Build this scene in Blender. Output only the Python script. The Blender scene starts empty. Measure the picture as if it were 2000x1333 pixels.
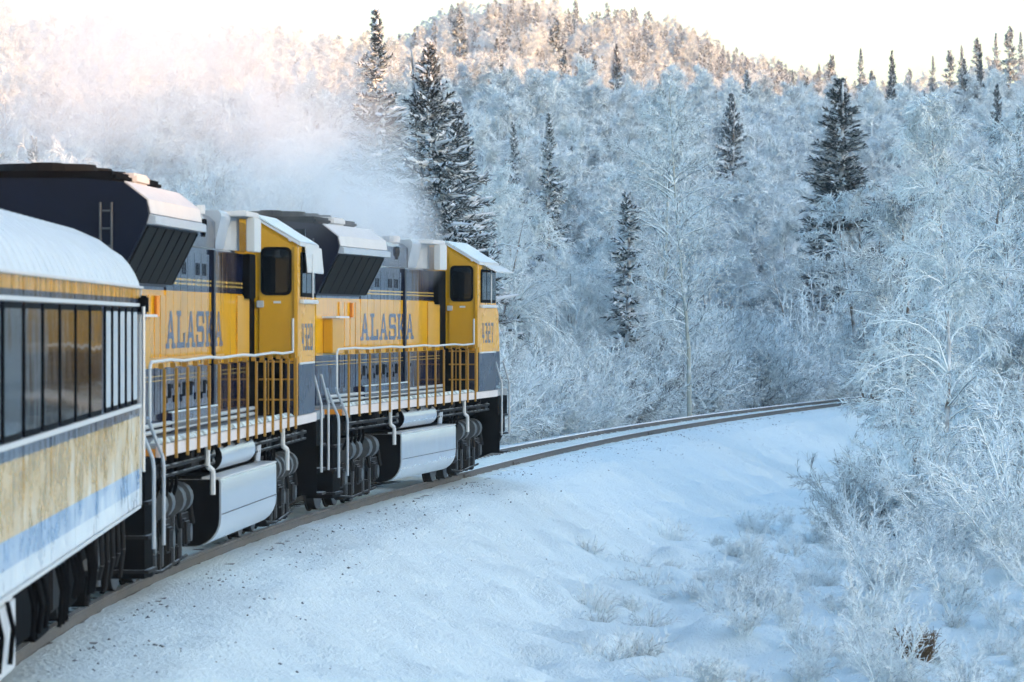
import bpy, bmesh, math, random
import numpy as np
from mathutils import Vector, Matrix
rng = np.random.default_rng(7); random.seed(7)
SC = bpy.context.scene; COL = SC.collection; R = math.radians

# ---------------------------------------------------------------- camera, sky, sun, exposure
F_PX, HORIZON, CAM_Z = 8723.8, 626.1, 3.15
cd = bpy.data.cameras.new('camera'); cam = bpy.data.objects.new('camera', cd); COL.objects.link(cam)
cam.location = (0, 0, CAM_Z)
cam.rotation_euler = (R(90) - math.atan((666.5 - HORIZON) / F_PX), 0, 0)
cd.sensor_width = 36; cd.lens = 36 * F_PX / 2000; cd.clip_start = 1; cd.clip_end = 9000
cd.dof.use_dof = True; cd.dof.focus_distance = 98; cd.dof.aperture_fstop = 4.8
SC.camera = cam
SUN_EL, SUN_AZ = R(6.0), R(118)          # azimuth clockwise from the view direction: low, to the right and a little behind
w = bpy.data.worlds.new('World'); SC.world = w; w.use_nodes = True
wn = w.node_tree; bg = wn.nodes['Background']
sky = wn.nodes.new('ShaderNodeTexSky'); sky.sky_type = 'NISHITA'; sky.sun_disc = False
sky.sun_elevation = SUN_EL; sky.sun_rotation = SUN_AZ; sky.air_density = 1.0; sky.dust_density = 1.5; sky.ozone_density = 2.2
wn.links.new(sky.outputs[0], bg.inputs[0]); bg.inputs[1].default_value = 0.15
sd = bpy.data.lights.new('sun', 'SUN'); sun = bpy.data.objects.new('sun', sd); COL.objects.link(sun)
sd.energy = 1.4; sd.angle = R(0.5); sd.color = (1.0, 0.44, 0.10)
sv = Vector((math.sin(SUN_AZ) * math.cos(SUN_EL), math.cos(SUN_AZ) * math.cos(SUN_EL), math.sin(SUN_EL)))
sun.rotation_euler = sv.to_track_quat('Z', 'Y').to_euler(); sun.location = (60, -30, 60)
vs = SC.view_settings; vs.view_transform = 'Standard'; vs.look = 'None'; vs.gamma = 1; vs.use_curve_mapping = False
vs.exposure = 2.42
SC.cycles.volume_bounces = 3; SC.cycles.volume_step_rate = 0.4; SC.cycles.max_bounces = 5
SC.cycles.transparent_max_bounces = 8; SC.cycles.use_adaptive_sampling = True; SC.cycles.adaptive_threshold = 0.03

# ---------------------------------------------------------------- materials
def newmat(name):
    m = bpy.data.materials.new(name); m.use_nodes = True
    nt = m.node_tree; b = nt.nodes['Principled BSDF']
    return m, nt, b
def N(nt, t, **kw):
    n = nt.nodes.new('ShaderNode' + t)
    for k, v in kw.items():
        if k in n.bl_rna.properties.keys(): setattr(n, k, v)
        else: n.inputs[k].default_value = v
    return n
def ramp(nt, src, stops, interp='LINEAR'):
    r = N(nt, 'ValToRGB'); cr = r.color_ramp; cr.interpolation = interp
    while len(cr.elements) < len(stops): cr.elements.new(0.5)
    for e, (p, c) in zip(cr.elements, stops):
        e.position = p; e.color = (*c, 1) if isinstance(c, tuple) else (c, c, c, 1)
    nt.links.new(src, r.inputs[0]); return r.outputs[0]
def noise(nt, scale, detail=4, vec=None, rough=0.55):
    n = N(nt, 'TexNoise', Scale=scale, Detail=detail, Roughness=rough)
    if vec is not None: nt.links.new(vec, n.inputs['Vector'])
    return n.outputs[0]
def coord(nt, which='Object', scale=None):
    t = N(nt, 'TexCoord')
    if scale is None: return t.outputs[which]
    mp = N(nt, 'Mapping'); mp.inputs['Scale'].default_value = scale
    nt.links.new(t.outputs[which], mp.inputs[0]); return mp.outputs[0]
def mixc(nt, fac, a, b):
    m = N(nt, 'Mix', data_type='RGBA')
    for sock, v in ((m.inputs[0], fac), (m.inputs[6], a), (m.inputs[7], b)):
        if hasattr(v, 'links'): nt.links.new(v, sock)
        elif isinstance(v, tuple): sock.default_value = (*v, 1)
        else: sock.default_value = v
    return m.outputs[2]
def math_(nt, op, a, b=0.0):
    m = N(nt, 'Math', operation=op)
    for i, v in enumerate((a, b)):
        if hasattr(v, 'links'): nt.links.new(v, m.inputs[i])
        else: m.inputs[i].default_value = v
    return m.outputs[0]
def bump(nt, b, src, strength, dist):
    n = N(nt, 'Bump', Strength=strength, Distance=dist); nt.links.new(src, n.inputs['Height']); nt.links.new(n.outputs[0], b.inputs['Normal'])
def plain(name, c, rough=0.5, metal=0.0, var=0.12, vscale=3.0, coat=0.0, spec=None):
    m, nt, b = newmat(name)
    nz = noise(nt, vscale, 5, coord(nt))
    lo = tuple(max(0, x * (1 - var)) for x in c); hi = tuple(min(1, x * (1 + var)) for x in c)
    nt.links.new(mixc(nt, nz, lo, hi), b.inputs['Base Color'])
    b.inputs['Roughness'].default_value = rough; b.inputs['Metallic'].default_value = metal
    b.inputs['Coat Weight'].default_value = coat
    if spec is not None: b.inputs['Specular IOR Level'].default_value = spec
    return m
M = {}
def snow_mat():
    m, nt, b = newmat('snow')
    v = coord(nt); n1 = noise(nt, 0.5, 5, v); n2 = noise(nt, 5.0, 6, v, 0.65)
    mp = N(nt, 'Mapping'); mp.inputs['Scale'].default_value = (1.0, 0.45, 1); mp.inputs['Rotation'].default_value = (0, 0, R(35)); nt.links.new(v, mp.inputs[0])
    n3 = noise(nt, 3.2, 5, mp.outputs[0], 0.6)
    c = mixc(nt, n1, (0.71, 0.81, 0.815), (0.79, 0.88, 0.875))
    nt.links.new(c, b.inputs['Base Color']); b.inputs['Roughness'].default_value = 0.75
    n4 = noise(nt, 17.0, 4, mp.outputs[0], 0.7)
    h = math_(nt, 'ADD', math_(nt, 'ADD', math_(nt, 'MULTIPLY', n2, 0.5), n3), math_(nt, 'MULTIPLY', n4, .8))
    bump(nt, b, h, 0.8, 0.075)
    return m
M['snow'] = snow_mat()
def frost_mat(name, bark, frost, lo, hi, vary=0.0):
    """bark that carries frost on its upper sides"""
    m, nt, b = newmat(name)
    g = N(nt, 'NewGeometry'); s = N(nt, 'SeparateXYZ'); nt.links.new(g.outputs['Normal'], s.inputs[0])
    nz = noise(nt, 2.2, 4, coord(nt))
    oi = N(nt, 'ObjectInfo')
    f = math_(nt, 'ADD', s.outputs[2], math_(nt, 'MULTIPLY', math_(nt, 'SUBTRACT', nz, 0.5), 1.6))
    f = math_(nt, 'ADD', f, math_(nt, 'MULTIPLY', math_(nt, 'SUBTRACT', oi.outputs['Random'], 0.5), vary))
    fac = ramp(nt, math_(nt, 'MULTIPLY_ADD', f, 0.5) if False else math_(nt, 'ADD', math_(nt, 'MULTIPLY', f, 0.5), 0.5), [(lo, 0.0), (hi, 1.0)])
    nt.links.new(mixc(nt, fac, bark, frost), b.inputs['Base Color']); b.inputs['Roughness'].default_value = 0.8
    b.inputs['Specular IOR Level'].default_value = 0.2
    return m
M['twig'] = frost_mat('frosted_twigs', (0.10, 0.12, 0.13), (0.88, 0.95, 0.96), 0.10, 0.40, .9)
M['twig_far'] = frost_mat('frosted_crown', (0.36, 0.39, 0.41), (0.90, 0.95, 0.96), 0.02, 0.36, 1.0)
M['twig_white'] = frost_mat('thick_hoarfrost', (0.28, 0.30, 0.31), (0.90, 0.96, 0.96), 0.08, 0.32)
M['twig_dark'] = frost_mat('thin_frost_stems', (0.09, 0.085, 0.08), (0.78, 0.87, 0.88), 0.28, 0.58)
M['weed'] = frost_mat('frosted_weeds', (0.34, 0.36, 0.36), (0.86, 0.93, 0.94), 0.05, 0.40, .4)
M['bark'] = frost_mat('bark', (0.17, 0.13, 0.10), (0.80, 0.84, 0.87), 0.40, 0.62)
M['aspen'] = frost_mat('pale_bark', (0.40, 0.41, 0.36), (0.80, 0.86, 0.88), 0.50, 0.75)
M['needles'] = frost_mat('spruce_needles', (0.035, 0.052, 0.052), (0.66, 0.74, 0.76), 0.45, 0.92)
M['needles_dark'] = frost_mat('dark_spruce_needles', (0.014, 0.022, 0.021), (0.45, 0.52, 0.54), 0.72, 1.1)
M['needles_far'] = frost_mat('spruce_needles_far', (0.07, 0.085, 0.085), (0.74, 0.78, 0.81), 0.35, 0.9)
M['snowpad'] = plain('snow_on_boughs', (0.84, 0.86, 0.89), 0.8, var=0.04)
YEL = (0.82, 0.40, 0.004); BLU = (0.005, 0.009, 0.036); GOLD = (0.55, 0.36, 0.08)
def banded(name, z0, z1, stops, rough=0.22, frost=None, wav=0.0):
    """paint in horizontal bands by height above the rail"""
    m, nt, b = newmat(name)
    v = coord(nt); s = N(nt, 'SeparateXYZ'); nt.links.new(v, s.inputs[0])
    zz = math_(nt, 'DIVIDE', math_(nt, 'SUBTRACT', s.outputs[2], z0), z1 - z0)
    c = ramp(nt, zz, [((z - z0) / (z1 - z0), col) for z, col in stops], 'CONSTANT')
    dirt = noise(nt, 1.3, 5, v)
    c = mixc(nt, math_(nt, 'MULTIPLY', ramp(nt, dirt, [(0.45, 0.0), (0.8, 1.0)]), 0.25), c, (0.10, 0.09, 0.08))
    mps = N(nt, 'Mapping'); mps.inputs['Scale'].default_value = (1, 3.5, 0.35); nt.links.new(v, mps.inputs[0])
    c = mixc(nt, math_(nt, 'MULTIPLY', ramp(nt, noise(nt, 2.0, 6, mps.outputs[0], .7), [(.5, 0.0), (.75, 1.0)]), .35), c, (0.06, 0.05, 0.04))
    b.inputs['Specular IOR Level'].default_value = 0.3
    if frost:
        mp = N(nt, 'Mapping'); mp.inputs['Scale'].default_value = (1, 0.45, 0.6); nt.links.new(v, mp.inputs[0])
        st = noise(nt, 1.6, 8, mp.outputs[0], 0.7)
        low = ramp(nt, zz, frost)
        fr = ramp(nt, math_(nt, 'ADD', st, math_(nt, 'SUBTRACT', low, 0.5)), [(0.42, 0.0), (0.62, 1.0)])
        c = mixc(nt, math_(nt, 'MULTIPLY', fr, 0.72), c, (0.68, 0.76, 0.78))
        nt.links.new(math_(nt, 'ADD', math_(nt, 'MULTIPLY', fr, 0.5), rough), b.inputs['Roughness'])
    else:
        nt.links.new(math_(nt, 'ADD', math_(nt, 'MULTIPLY', dirt, 0.2), rough - 0.08), b.inputs['Roughness'])
    nt.links.new(c, b.inputs['Base Color'])
    if wav:
        mp2 = N(nt, 'Mapping'); mp2.inputs['Scale'].default_value = (0.2, 1.0, 0.25); nt.links.new(v, mp2.inputs[0])
        bump(nt, b, noise(nt, 2.4, 2, mp2.outputs[0]), 0.5, wav)
    return m
HB = [(1.5, BLU), (2.39, GOLD), (2.41, BLU), (2.45, GOLD), (2.47, BLU), (2.56, YEL), (3.52, BLU), (3.60, GOLD), (3.62, BLU), (3.66, GOLD), (3.68, BLU)]
M['hood'] = banded('loco_hood_paint', 1.5, 5.0, HB, 0.06, wav=0.012)
M['cabp'] = banded('loco_cab_paint', 1.5, 5.0, [(1.5, BLU), (2.51, YEL)], 0.25)
M['yellow'] = plain('yellow_paint', (0.60, 0.30, 0.008), 0.35, var=0.08)
M['blue'] = plain('navy_paint', (0.003, 0.0048, 0.016), 0.4, var=.4, spec=.15)
M['black'] = plain('black_underframe', (0.004, 0.004, 0.0045), 0.9, var=0.5, spec=.03)
M['grease'] = frost_mat('grimy_running_gear', (0.011, 0.010, 0.010), (0.30, 0.33, 0.34), .85, 1.15)
M['grille'] = plain('dark_radiator_screen', (0.009, 0.0095, 0.0095), 0.8, var=0.5, vscale=1.5, spec=.1)
M['white'] = plain('white_paint', (0.58, 0.59, 0.58), 0.45, var=0.06)
M['sill'] = plain('pale_reflective_sill', (0.70, 0.62, 0.58), 0.4, var=0.10)
M['tank'] = plain('silver_tank_skin', (0.60, 0.64, 0.68), 0.26, 0.55, var=0.10)
M['dullsteel'] = plain('dull_grey_steel', (0.06, 0.065, 0.07), 0.5, 0.2, var=.7, vscale=5)
M['bar'] = plain('stanchion_yellow', (0.33, 0.16, 0.008), 0.45, var=.2)
M['steel'] = plain('galvanised_rail', (0.55, 0.57, 0.58), 0.35, 0.3)
M['panel'] = plain('pale_blue_grey_panel', (0.42, 0.46, 0.50), 0.35)
M['coachroof'] = plain('frosted_roof_sheet', (0.60, 0.64, 0.66), 0.6, var=0.2, vscale=2.0)
M['peach'] = plain('pale_roof_paint', (0.62, 0.60, 0.58), 0.55, var=0.1)  # pale tone puts the warm light on the wing roofs into the paint
M['letter'] = plain('navy_lettering', (0.075, 0.085, 0.15), 0.12)
M['orange'] = plain('orange_end_stripe', (0.80, 0.28, 0.02), 0.4)
M['rubber'] = plain('rubber_gasket', (0.004, 0.004, 0.005), 0.8, spec=.05)
M['deck'] = plain('snow_dusted_deck', (0.22, 0.24, 0.25), 0.7, var=0.6, vscale=4)
M['glarepane'] = plain('pale_reflection_glass', (0.55, 0.62, 0.66), 0.25, var=0.1)  # bright reflection in the narrow coach windows put into a pale colour
m, nt, b = newmat('dark_glass'); b.inputs['Base Color'].default_value = (0.004, 0.006, 0.008, 1); b.inputs['Roughness'].default_value = 0.04; M['glass'] = m
m, nt, b = newmat('car_window_glass'); b.inputs['Base Color'].default_value = (0.006, 0.007, 0.007, 1); b.inputs['Roughness'].default_value = 0.06; M['carglass'] = m; b.inputs['IOR'].default_value = 1.14
bump(nt, b, noise(nt, 0.9, 2, coord(nt)), 0.3, 0.02)
M['railside'] = plain('rusty_rail_side', (0.11, 0.10, 0.09), 0.7, var=0.35, vscale=5)
M['railtop'] = plain('polished_rail_head', (0.85, 0.84, 0.82), 0.3, 0.8, var=0.05)
M['railglint'] = plain('white_glint_rail_head', (0.90, 0.90, 0.90), 0.25, var=0.04)  # sky glint on the far rail head painted as plain white
M['tie'] = plain('sleeper_wood', (0.04, 0.033, 0.028), 0.85, var=0.4)
M['stone'] = plain('ballast_stone', (0.10, 0.105, 0.11), 0.85, var=0.5)
CARB = [(0.9, BLU), (1.13, (0.62, 0.66, 0.70)), (1.17, (0.60, 0.66, 0.70)), (1.30, (0.16, 0.30, 0.50)), (1.52, (0.58, 0.34, 0.02)), (2.10, BLU), (3.34, (0.03, 0.03, 0.05)), (3.38, YEL), (3.62, (0.5, 0.5, 0.5))]
M['car'] = banded('coach_paint', 0.9, 4.4, CARB, 0.16, frost=[(0.0, 0.60), (0.16, 0.50), (0.20, 0.52), (0.34, 0.46), (0.40, 0.10), (0.66, 0.0), (0.75, 0.30), (0.80, 0.45)], wav=0.05)
M['grassdry'] = plain('dry_brown_grass', (0.16, 0.10, 0.05), 0.9, var=0.5, vscale=8)

# ---------------------------------------------------------------- helpers
def mesh_np(name, verts, faces, mats, matidx=None, smooth=False):
    """faces: array (n,3) or (n,4), or list of such arrays"""
    me = bpy.data.meshes.new(name)
    fl = faces if isinstance(faces, list) else [faces]
    verts = np.asarray(verts, np.float32)
    loops = np.concatenate([f.ravel() for f in fl]).astype(np.int32)
    sizes = np.concatenate([np.full(len(f), f.shape[1], np.int32) for f in fl])
    me.vertices.add(len(verts)); me.vertices.foreach_set('co', verts.ravel())
    me.loops.add(len(loops)); me.loops.foreach_set('vertex_index', loops)
    me.polygons.add(len(sizes)); me.polygons.foreach_set('loop_start', np.concatenate([[0], np.cumsum(sizes)[:-1]]).astype(np.int32))
    me.polygons.foreach_set('loop_total', sizes)
    for mt in (mats if isinstance(mats, list) else [mats]): me.materials.append(mt)
    if matidx is not None: me.polygons.foreach_set('material_index', np.asarray(matidx, np.int32))
    me.polygons.foreach_set('use_smooth', np.full(len(sizes), smooth))
    me.update(calc_edges=True); return me
def link(name, me, parent=None, loc=None):
    o = bpy.data.objects.new(name, me); COL.objects.link(o)
    if parent is not None: o.parent = parent
    if loc is not None: o.location = loc
    return o
def tag(o, label, cat, group=None, kind=None):
    if label: o['label'] = label
    if cat: o['category'] = cat
    if group: o['group'] = group
    if kind: o['kind'] = kind
    return o
def empty(name, loc=(0, 0, 0), rz=0):
    o = bpy.data.objects.new(name, None); COL.objects.link(o); o.location = loc; o.rotation_euler = (0, 0, rz); return o
class MB:
    def __init__(s): s.bm = bmesh.new()
    def box(s, x0, x1, y0, y1, z0, z1, bev=0.0):
        r = bmesh.ops.create_cube(s.bm, size=1.0)['verts']
        for v in r:
            v.co = Vector(((x0 + x1) / 2 + v.co.x * (x1 - x0), (y0 + y1) / 2 + v.co.y * (y1 - y0), (z0 + z1) / 2 + v.co.z * (z1 - z0)))
        if bev:
            es = list({e for v in r for e in v.link_edges}); bmesh.ops.bevel(s.bm, geom=es, offset=bev, segments=2, affect='EDGES')
        return s
    def prism(s, prof, y0, y1, axis='y', bev=0.0):
        """profile of (x,z) points pushed along y (or (y,z) points along x)"""
        mk = (lambda p, t: (p[0], t, p[1])) if axis == 'y' else ((lambda p, t: (t, p[0], p[1])) if axis == 'x' else (lambda p, t: (p[0], p[1], t)))
        a = [s.bm.verts.new(mk(p, y0)) for p in prof]; c = [s.bm.verts.new(mk(p, y1)) for p in prof]
        n = len(prof); fs = [s.bm.faces.new(a), s.bm.faces.new(c)]
        for i in range(n): fs.append(s.bm.faces.new((a[i], a[(i + 1) % n], c[(i + 1) % n], c[i])))
        bmesh.ops.recalc_face_normals(s.bm, faces=fs)
        if bev: bmesh.ops.bevel(s.bm, geom=list({e for f in fs for e in f.edges}), offset=bev, segments=2, affect='EDGES')
        return s
    def cyl(s, p0, p1, r, n=14, r1=None):
        p0, p1 = Vector(p0), Vector(p1); d = p1 - p0
        mt = Matrix.Translation((p0 + p1) / 2) @ d.to_track_quat('Z', 'Y').to_matrix().to_4x4()
        bmesh.ops.create_cone(s.bm, cap_ends=True, segments=n, radius1=r, radius2=r if r1 is None else r1, depth=d.length, matrix=mt); return s
    def tube(s, pts, r, n=7):
        pts = [Vector(p) for p in pts]
        for a, c in zip(pts, pts[1:]):
            s.cyl(a, c, r, n)
        return s
    def quad(s, *pts):
        s.bm.faces.new([s.bm.verts.new(p) for p in pts]); return s
    def build(s, name, mat, parent=None, smooth=False, loc=None):
        me = bpy.data.meshes.new(name); s.bm.to_mesh(me); s.bm.free(); me.materials.append(M[mat] if isinstance(mat, str) else mat)
        if smooth:
            me.polygons.foreach_set('use_smooth', np.ones(len(me.polygons), bool)); me.set_sharp_from_angle(angle=R(35))
        return link(name, me, parent, loc)
def copy_tree(o, parent=None):
    c = o.copy(); COL.objects.link(c)
    if parent is not None: c.parent = parent
    for ch in list(o.children): copy_tree(ch, c)
    return c

# ---------------------------------------------------------------- track line and terrain
KY = np.array([-60, 0, 20, 40, 60, 80, 100, 130, 160, 190, 260, 420, 3000.])
KH = np.array([-.40, -.1704, -.0936, -.0168, .0589, .1157, .1246, .1693, .218, .248, .318, .40, .40])
_ys = np.arange(-60, 3000, 0.25); _h = np.interp(_ys, KY, KH); _x = np.cumsum(_h) * 0.25
_x += -1.7427 - np.interp(0, _ys, _x)
def xc(y): return np.interp(y, _ys, _x)
def hd(y): return np.interp(y, _ys, _h)
def sstep(a, b, x):
    t = np.clip((x - a) / (b - a), 0, 1); return t * t * (3 - 2 * t)
_ph = rng.uniform(0, 6.28, (40, 2)); _an = rng.uniform(0, 6.28, 40)
def wob(x, y, wl, k0, n=7):
    """smooth pseudo-noise, wavelength about wl"""
    s = 0
    for i in range(k0, k0 + n):
        f = 6.283 / wl * (0.6 + 0.13 * (i - k0)); s = s + np.sin(f * (x * np.cos(_an[i]) + y * np.sin(_an[i])) + _ph[i, 0])
    return s / n ** 0.5
def ZA(x): return np.interp(x, [-400, -57, -17, 0, 17, 30, 43, 57, 90, 300], [38, 28.5, 25, 22, 19.5, 18.5, 20, 22.5, 26, 30])
def ZB(x): return np.interp(x, [-400, -60, -34, -21, -10, 0, 10, 25, 40, 50, 80, 300], [36, 34, 37, 47, 54, 55.5, 55, 52, 46.5, 42, 35, 40])
def ground(x, y, fine=True):
    x = np.asarray(x, float); y = np.asarray(y, float)
    d = x - xc(y)
    z = np.interp(d, [-9, -6, -4, -2.5, -1.6, -0.9, -.6, 0, .6, 0.9, 1.5, 2.3, 5.0, 6.5, 9, 14, 40], [-.7, -.75, -.65, -.3, -.16, -.135, -.16, -.12, -.16, -.125, -.15, -.27, -1.50, -1.72, -1.78, -1.6, -0.6])
    t = sstep(4, 34, -d)
    a = ZA(x)
    g = np.interp(y, [60, 150, 180, 500], [0.5, 1.0, 2.0, 1.0]) * (y < 180) + (y >= 180) * (2.0 + (a - 2.0) * np.clip((y - 180) / 320, 0, 1) ** 0.85)
    g = np.where(y > 500, np.where(y < 590, a - 3.5 * sstep(500, 590, y), a - 3.5 + (ZB(x) - a + 3.5) * sstep(590, 850, y)), g)
    g = np.where(y > 850, ZB(x) - 30 * sstep(850, 1200, y), g)
    z = z + t * g
    # the wooded ridge on the right, out of the picture, that keeps the valley in shade
    zr = np.interp(y, [-300, 0, 60, 150, 430, 780, 1100], [19.5, 21.2, 23.3, 33.5, 49.5, 68, 82]) + 0.5 * wob(x, y, 31, 12)
    z = z + sstep(55, 125, d) * zr * (1 - 0.6 * sstep(1200, 1600, y))
    if fine:
        aw = np.clip((np.abs(d) - 2.0) / 3, 0, 1)
        z = z + aw * (0.10 * wob(x, y, 3.1, 0) + 0.05 * wob(x, y, 1.1, 8)) * np.clip(400 / np.maximum(y, 1), 0, 1)
        z = z + (np.clip(np.abs(d) - 1.3, 0, 1) * 0.02 + 0.004) * wob(x, y, 0.9, 16)
        z = z + aw * 0.5 * wob(x, y, 23, 24) * np.clip((np.abs(d) - 6) / 10, 0, 1)
    return z
def gz(x, y): return float(ground(np.array([x]), np.array([y]))[0])
def build_ground():
    dd = np.concatenate([-np.geomspace(900, 12, 46), np.arange(-11.5, -3, .5), np.arange(-3, 9, .16), np.arange(9, 16, .5), np.geomspace(16.5, 900, 50)])
    yy = np.concatenate([np.linspace(-260, 20, 30), np.arange(22, 150, .3), np.arange(150, 220, .8), np.geomspace(221, 3200, 90)])
    Dm, Ym = np.meshgrid(dd, yy)
    X = xc(np.minimum(Ym, 420)) + Dm; Z = ground(X, Ym)
    Z = np.where(np.abs(Dm) > 700, Z - 0.0, Z)
    V = np.stack([X, Ym, Z], -1).reshape(-1, 3); ny, nx = Dm.shape
    i = np.arange(ny * nx).reshape(ny, nx)
    Fq = np.stack([i[:-1, :-1], i[:-1, 1:], i[1:, 1:], i[1:, :-1]], -1).reshape(-1, 4)
    o = link('snowy_ground', mesh_np('snowy_ground', V, Fq, M['snow'], smooth=True)); tag(o, 'snow covered valley floor, railway bank and hillside', 'ground', kind='structure')
build_ground()
def at(u, y): return (u - 1000) / F_PX * y
def ztop(v, y): return CAM_Z + (HORIZON - v) / F_PX * y

# ---------------------------------------------------------------- railway track
def ribbon(off, prof, y0, y1, step, mats, midx):
    ys = np.arange(y0, y1, step); xs = xc(ys); h = hd(ys); n = len(ys); k = len(prof)
    V = np.zeros((n, k, 3))
    for j, (px, pz) in enumerate(prof):
        V[:, j, 0] = xs + np.cos(h) * (off + px); V[:, j, 1] = ys - np.sin(h) * (off + px); V[:, j, 2] = pz
    i = np.arange(n * k).reshape(n, k)
    a, b_ = i[:-1], i[1:]
    Fq = np.stack([a, b_, np.roll(b_, -1, 1), np.roll(a, -1, 1)], -1).reshape(-1, 4)
    return mesh_np('rail', V.reshape(-1, 3), Fq, mats, np.tile(midx, n - 1))
RP = [(-.036, 0), (.036, 0), (.036, -.032), (.010, -.05), (.010, -.135), (.07, -.155), (.07, -.172), (-.07, -.172), (-.07, -.155), (-.010, -.135), (-.010, -.05), (-.036, -.032)]
RM = [1] + [0] * 11
trk = empty('railway_track', (0, 0, 0)); tag(trk, 'curving single railway track bedded in snow', 'railway track')
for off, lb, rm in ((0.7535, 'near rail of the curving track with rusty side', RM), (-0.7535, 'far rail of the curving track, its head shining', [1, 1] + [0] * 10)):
    o = link('rail', ribbon(off, RP, 10, 260, 1.0, [M['railside'], M['railtop'] if off > 0 else M['railglint']], rm), trk); o['label'] = lb
mb = MB().box(-1.28, 1.28, -.11, .11, -.33, -.142, 0.01); tie0 = mb.build('sleeper', 'tie', trk)
mb = MB().prism([(-1.2, -.15), (1.22, -.15), (1.1, -.118), (.82, -.125), (.7, -.14), (.5, -.112), (-.4, -.105), (-.68, -.14), (-.8, -.12), (-1.1, -.118)], -.12, .12); pad0 = mb.build('snow_cap', 'snow', tie0)
yy = 30.0; first = True; ties = []
while yy < 200:
    h = float(hd(yy))
    if first: t_ = tie0; first = False
    else:
        t_ = tie0.copy(); COL.objects.link(t_); t_.parent = trk
        if yy > 92:
            p_ = pad0.copy(); COL.objects.link(p_); p_.parent = t_
    t_.location = (float(xc(yy)), yy, random.uniform(-.012, .006)); t_.rotation_euler = (0, 0, -h + random.uniform(-.02, .02)); yy += 0.62
for yj in (93.2, 101.5, 128.0):
    mb = MB().box(.7535 + .012, .7535 + .045, -.45, .45, -.13, -.05, .008)
    for q in (-.33, -.11, .11, .33): mb.cyl((.80, q, -.09), (.815, q, -.09), .016, 6)
    o = mb.build('joint_bar', 'railside', trk); o.location = (float(xc(yj)), yj, 0); o.rotation_euler = (0, 0, -float(hd(yj)))
def gravel():
    n = 3000; y = rng.uniform(36, 150, n); d = 1.15 + np.abs(rng.normal(0, 1.0, n)) * rng.uniform(.4, 1.6, n)
    keep = (wob(d, y * .6, 2.6, 3) + rng.normal(0, .5, n) > 0.35) & (d < 5); y, d = y[keep], d[keep]
    x = xc(y) + d; z = ground(x, y); s = rng.uniform(.005, .016, len(y)) * rng.choice([1, 1, 1, 1.7], len(y))
    base = np.array([[1, 0, 0], [-1, 0, 0], [0, 1, 0], [0, -1, 0], [0, 0, 1], [0, 0, -1.]])
    Fb = np.array([[0, 2, 4], [2, 1, 4], [1, 3, 4], [3, 0, 4], [2, 0, 5], [1, 2, 5], [3, 1, 5], [0, 3, 5]])
    V = base[None] * (s[:, None, None] * rng.uniform(.6, 1.4, (len(s), 6, 1))) * np.array([1, 1, .7]); V[..., 0] += x[:, None]; V[..., 1] += y[:, None]; V[..., 2] += (z + s * .1)[:, None]
    Fq = Fb[None] + (np.arange(len(s)) * 6)[:, None, None]
    o = link('ballast_gravel', mesh_np('ballast_gravel', V.reshape(-1, 3), Fq.reshape(-1, 3), M['stone']))
    tag(o, 'dark ballast stones poking through the snow beside the rail', 'gravel', kind='stuff')
gravel()

# ---------------------------------------------------------------- vegetation
def unit(v): return v / np.maximum(np.linalg.norm(v, axis=-1, keepdims=True), 1e-9)
def grow(P, D, L, r, k, droop=0.0, wander=0.1, tip=0.25):
    """P (n,3) bases, D (n,3) directions -> polylines (n,k+1,3), radii (n,k+1)"""
    n = len(P); pts = np.zeros((n, k + 1, 3)); pts[:, 0] = P; d = unit(D.copy())
    dirs = np.zeros((n, k + 1, 3)); dirs[:, 0] = d
    dr = np.broadcast_to(droop, (n,))[:, None] * np.array([0, 0, -1.0])
    for j in range(k):
        pts[:, j + 1] = pts[:, j] + d * (L / k)[:, None]
        d = unit(d + dr / k + rng.normal(0, wander, (n, 3))); dirs[:, j + 1] = d
    rad = r[:, None] * np.linspace(1, tip, k + 1)[None]
    return pts, dirs, rad
def kids(pts, dirs, per, t0, t1, a0, a1, up=0.0):
    """child bases and directions along polylines"""
    n, k1, _ = pts.shape; k = k1 - 1
    t = np.sort(rng.uniform(t0, t1, (n, per)), 1) * k; i = np.minimum(t.astype(int), k - 1); f = (t - i)[..., None]
    ii = np.arange(n)[:, None]
    P = pts[ii, i] * (1 - f) + pts[ii, i + 1] * f; D = unit(dirs[ii, i])
    q = rng.normal(0, 1, D.shape); q = unit(q - (q * D).sum(-1, keepdims=True) * D)
    a = rng.uniform(a0, a1, (n, per, 1))
    C = unit(np.cos(a) * D + np.sin(a) * q + np.array([0, 0, up]))
    return P.reshape(-1, 3), C.reshape(-1, 3), (t / k).reshape(-1)
def tubes(lines, sides=3):
    """list of (pts, dirs, rad) -> verts, quads"""
    Vs, Fs, o = [], [], 0
    ang = np.arange(sides) * 2 * np.pi / sides
    for pts, dirs, rad in lines:
        n, k1, _ = pts.shape
        ref = np.where(np.abs(dirs[..., 2:3]) > 0.9, np.array([1.0, 0, 0]), np.array([0, 0, 1.0]))
        a = unit(np.cross(dirs, ref)); b_ = np.cross(dirs, a)
        ring = pts[:, :, None] + rad[:, :, None, None] * (np.cos(ang)[:, None] * a[:, :, None] + np.sin(ang)[:, None] * b_[:, :, None])
        V = ring.reshape(-1, 3); i = np.arange(n * k1 * sides).reshape(n, k1, sides) + o
        A, B = i[:, :-1], i[:, 1:]
        Fs.append(np.stack([A, np.roll(A, -1, 2), np.roll(B, -1, 2), B], -1).reshape(-1, 4)); Vs.append(V); o += len(V)
    return np.concatenate(Vs), np.concatenate(Fs)
def U(a, b, n): return rng.uniform(a, b, n)
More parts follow.
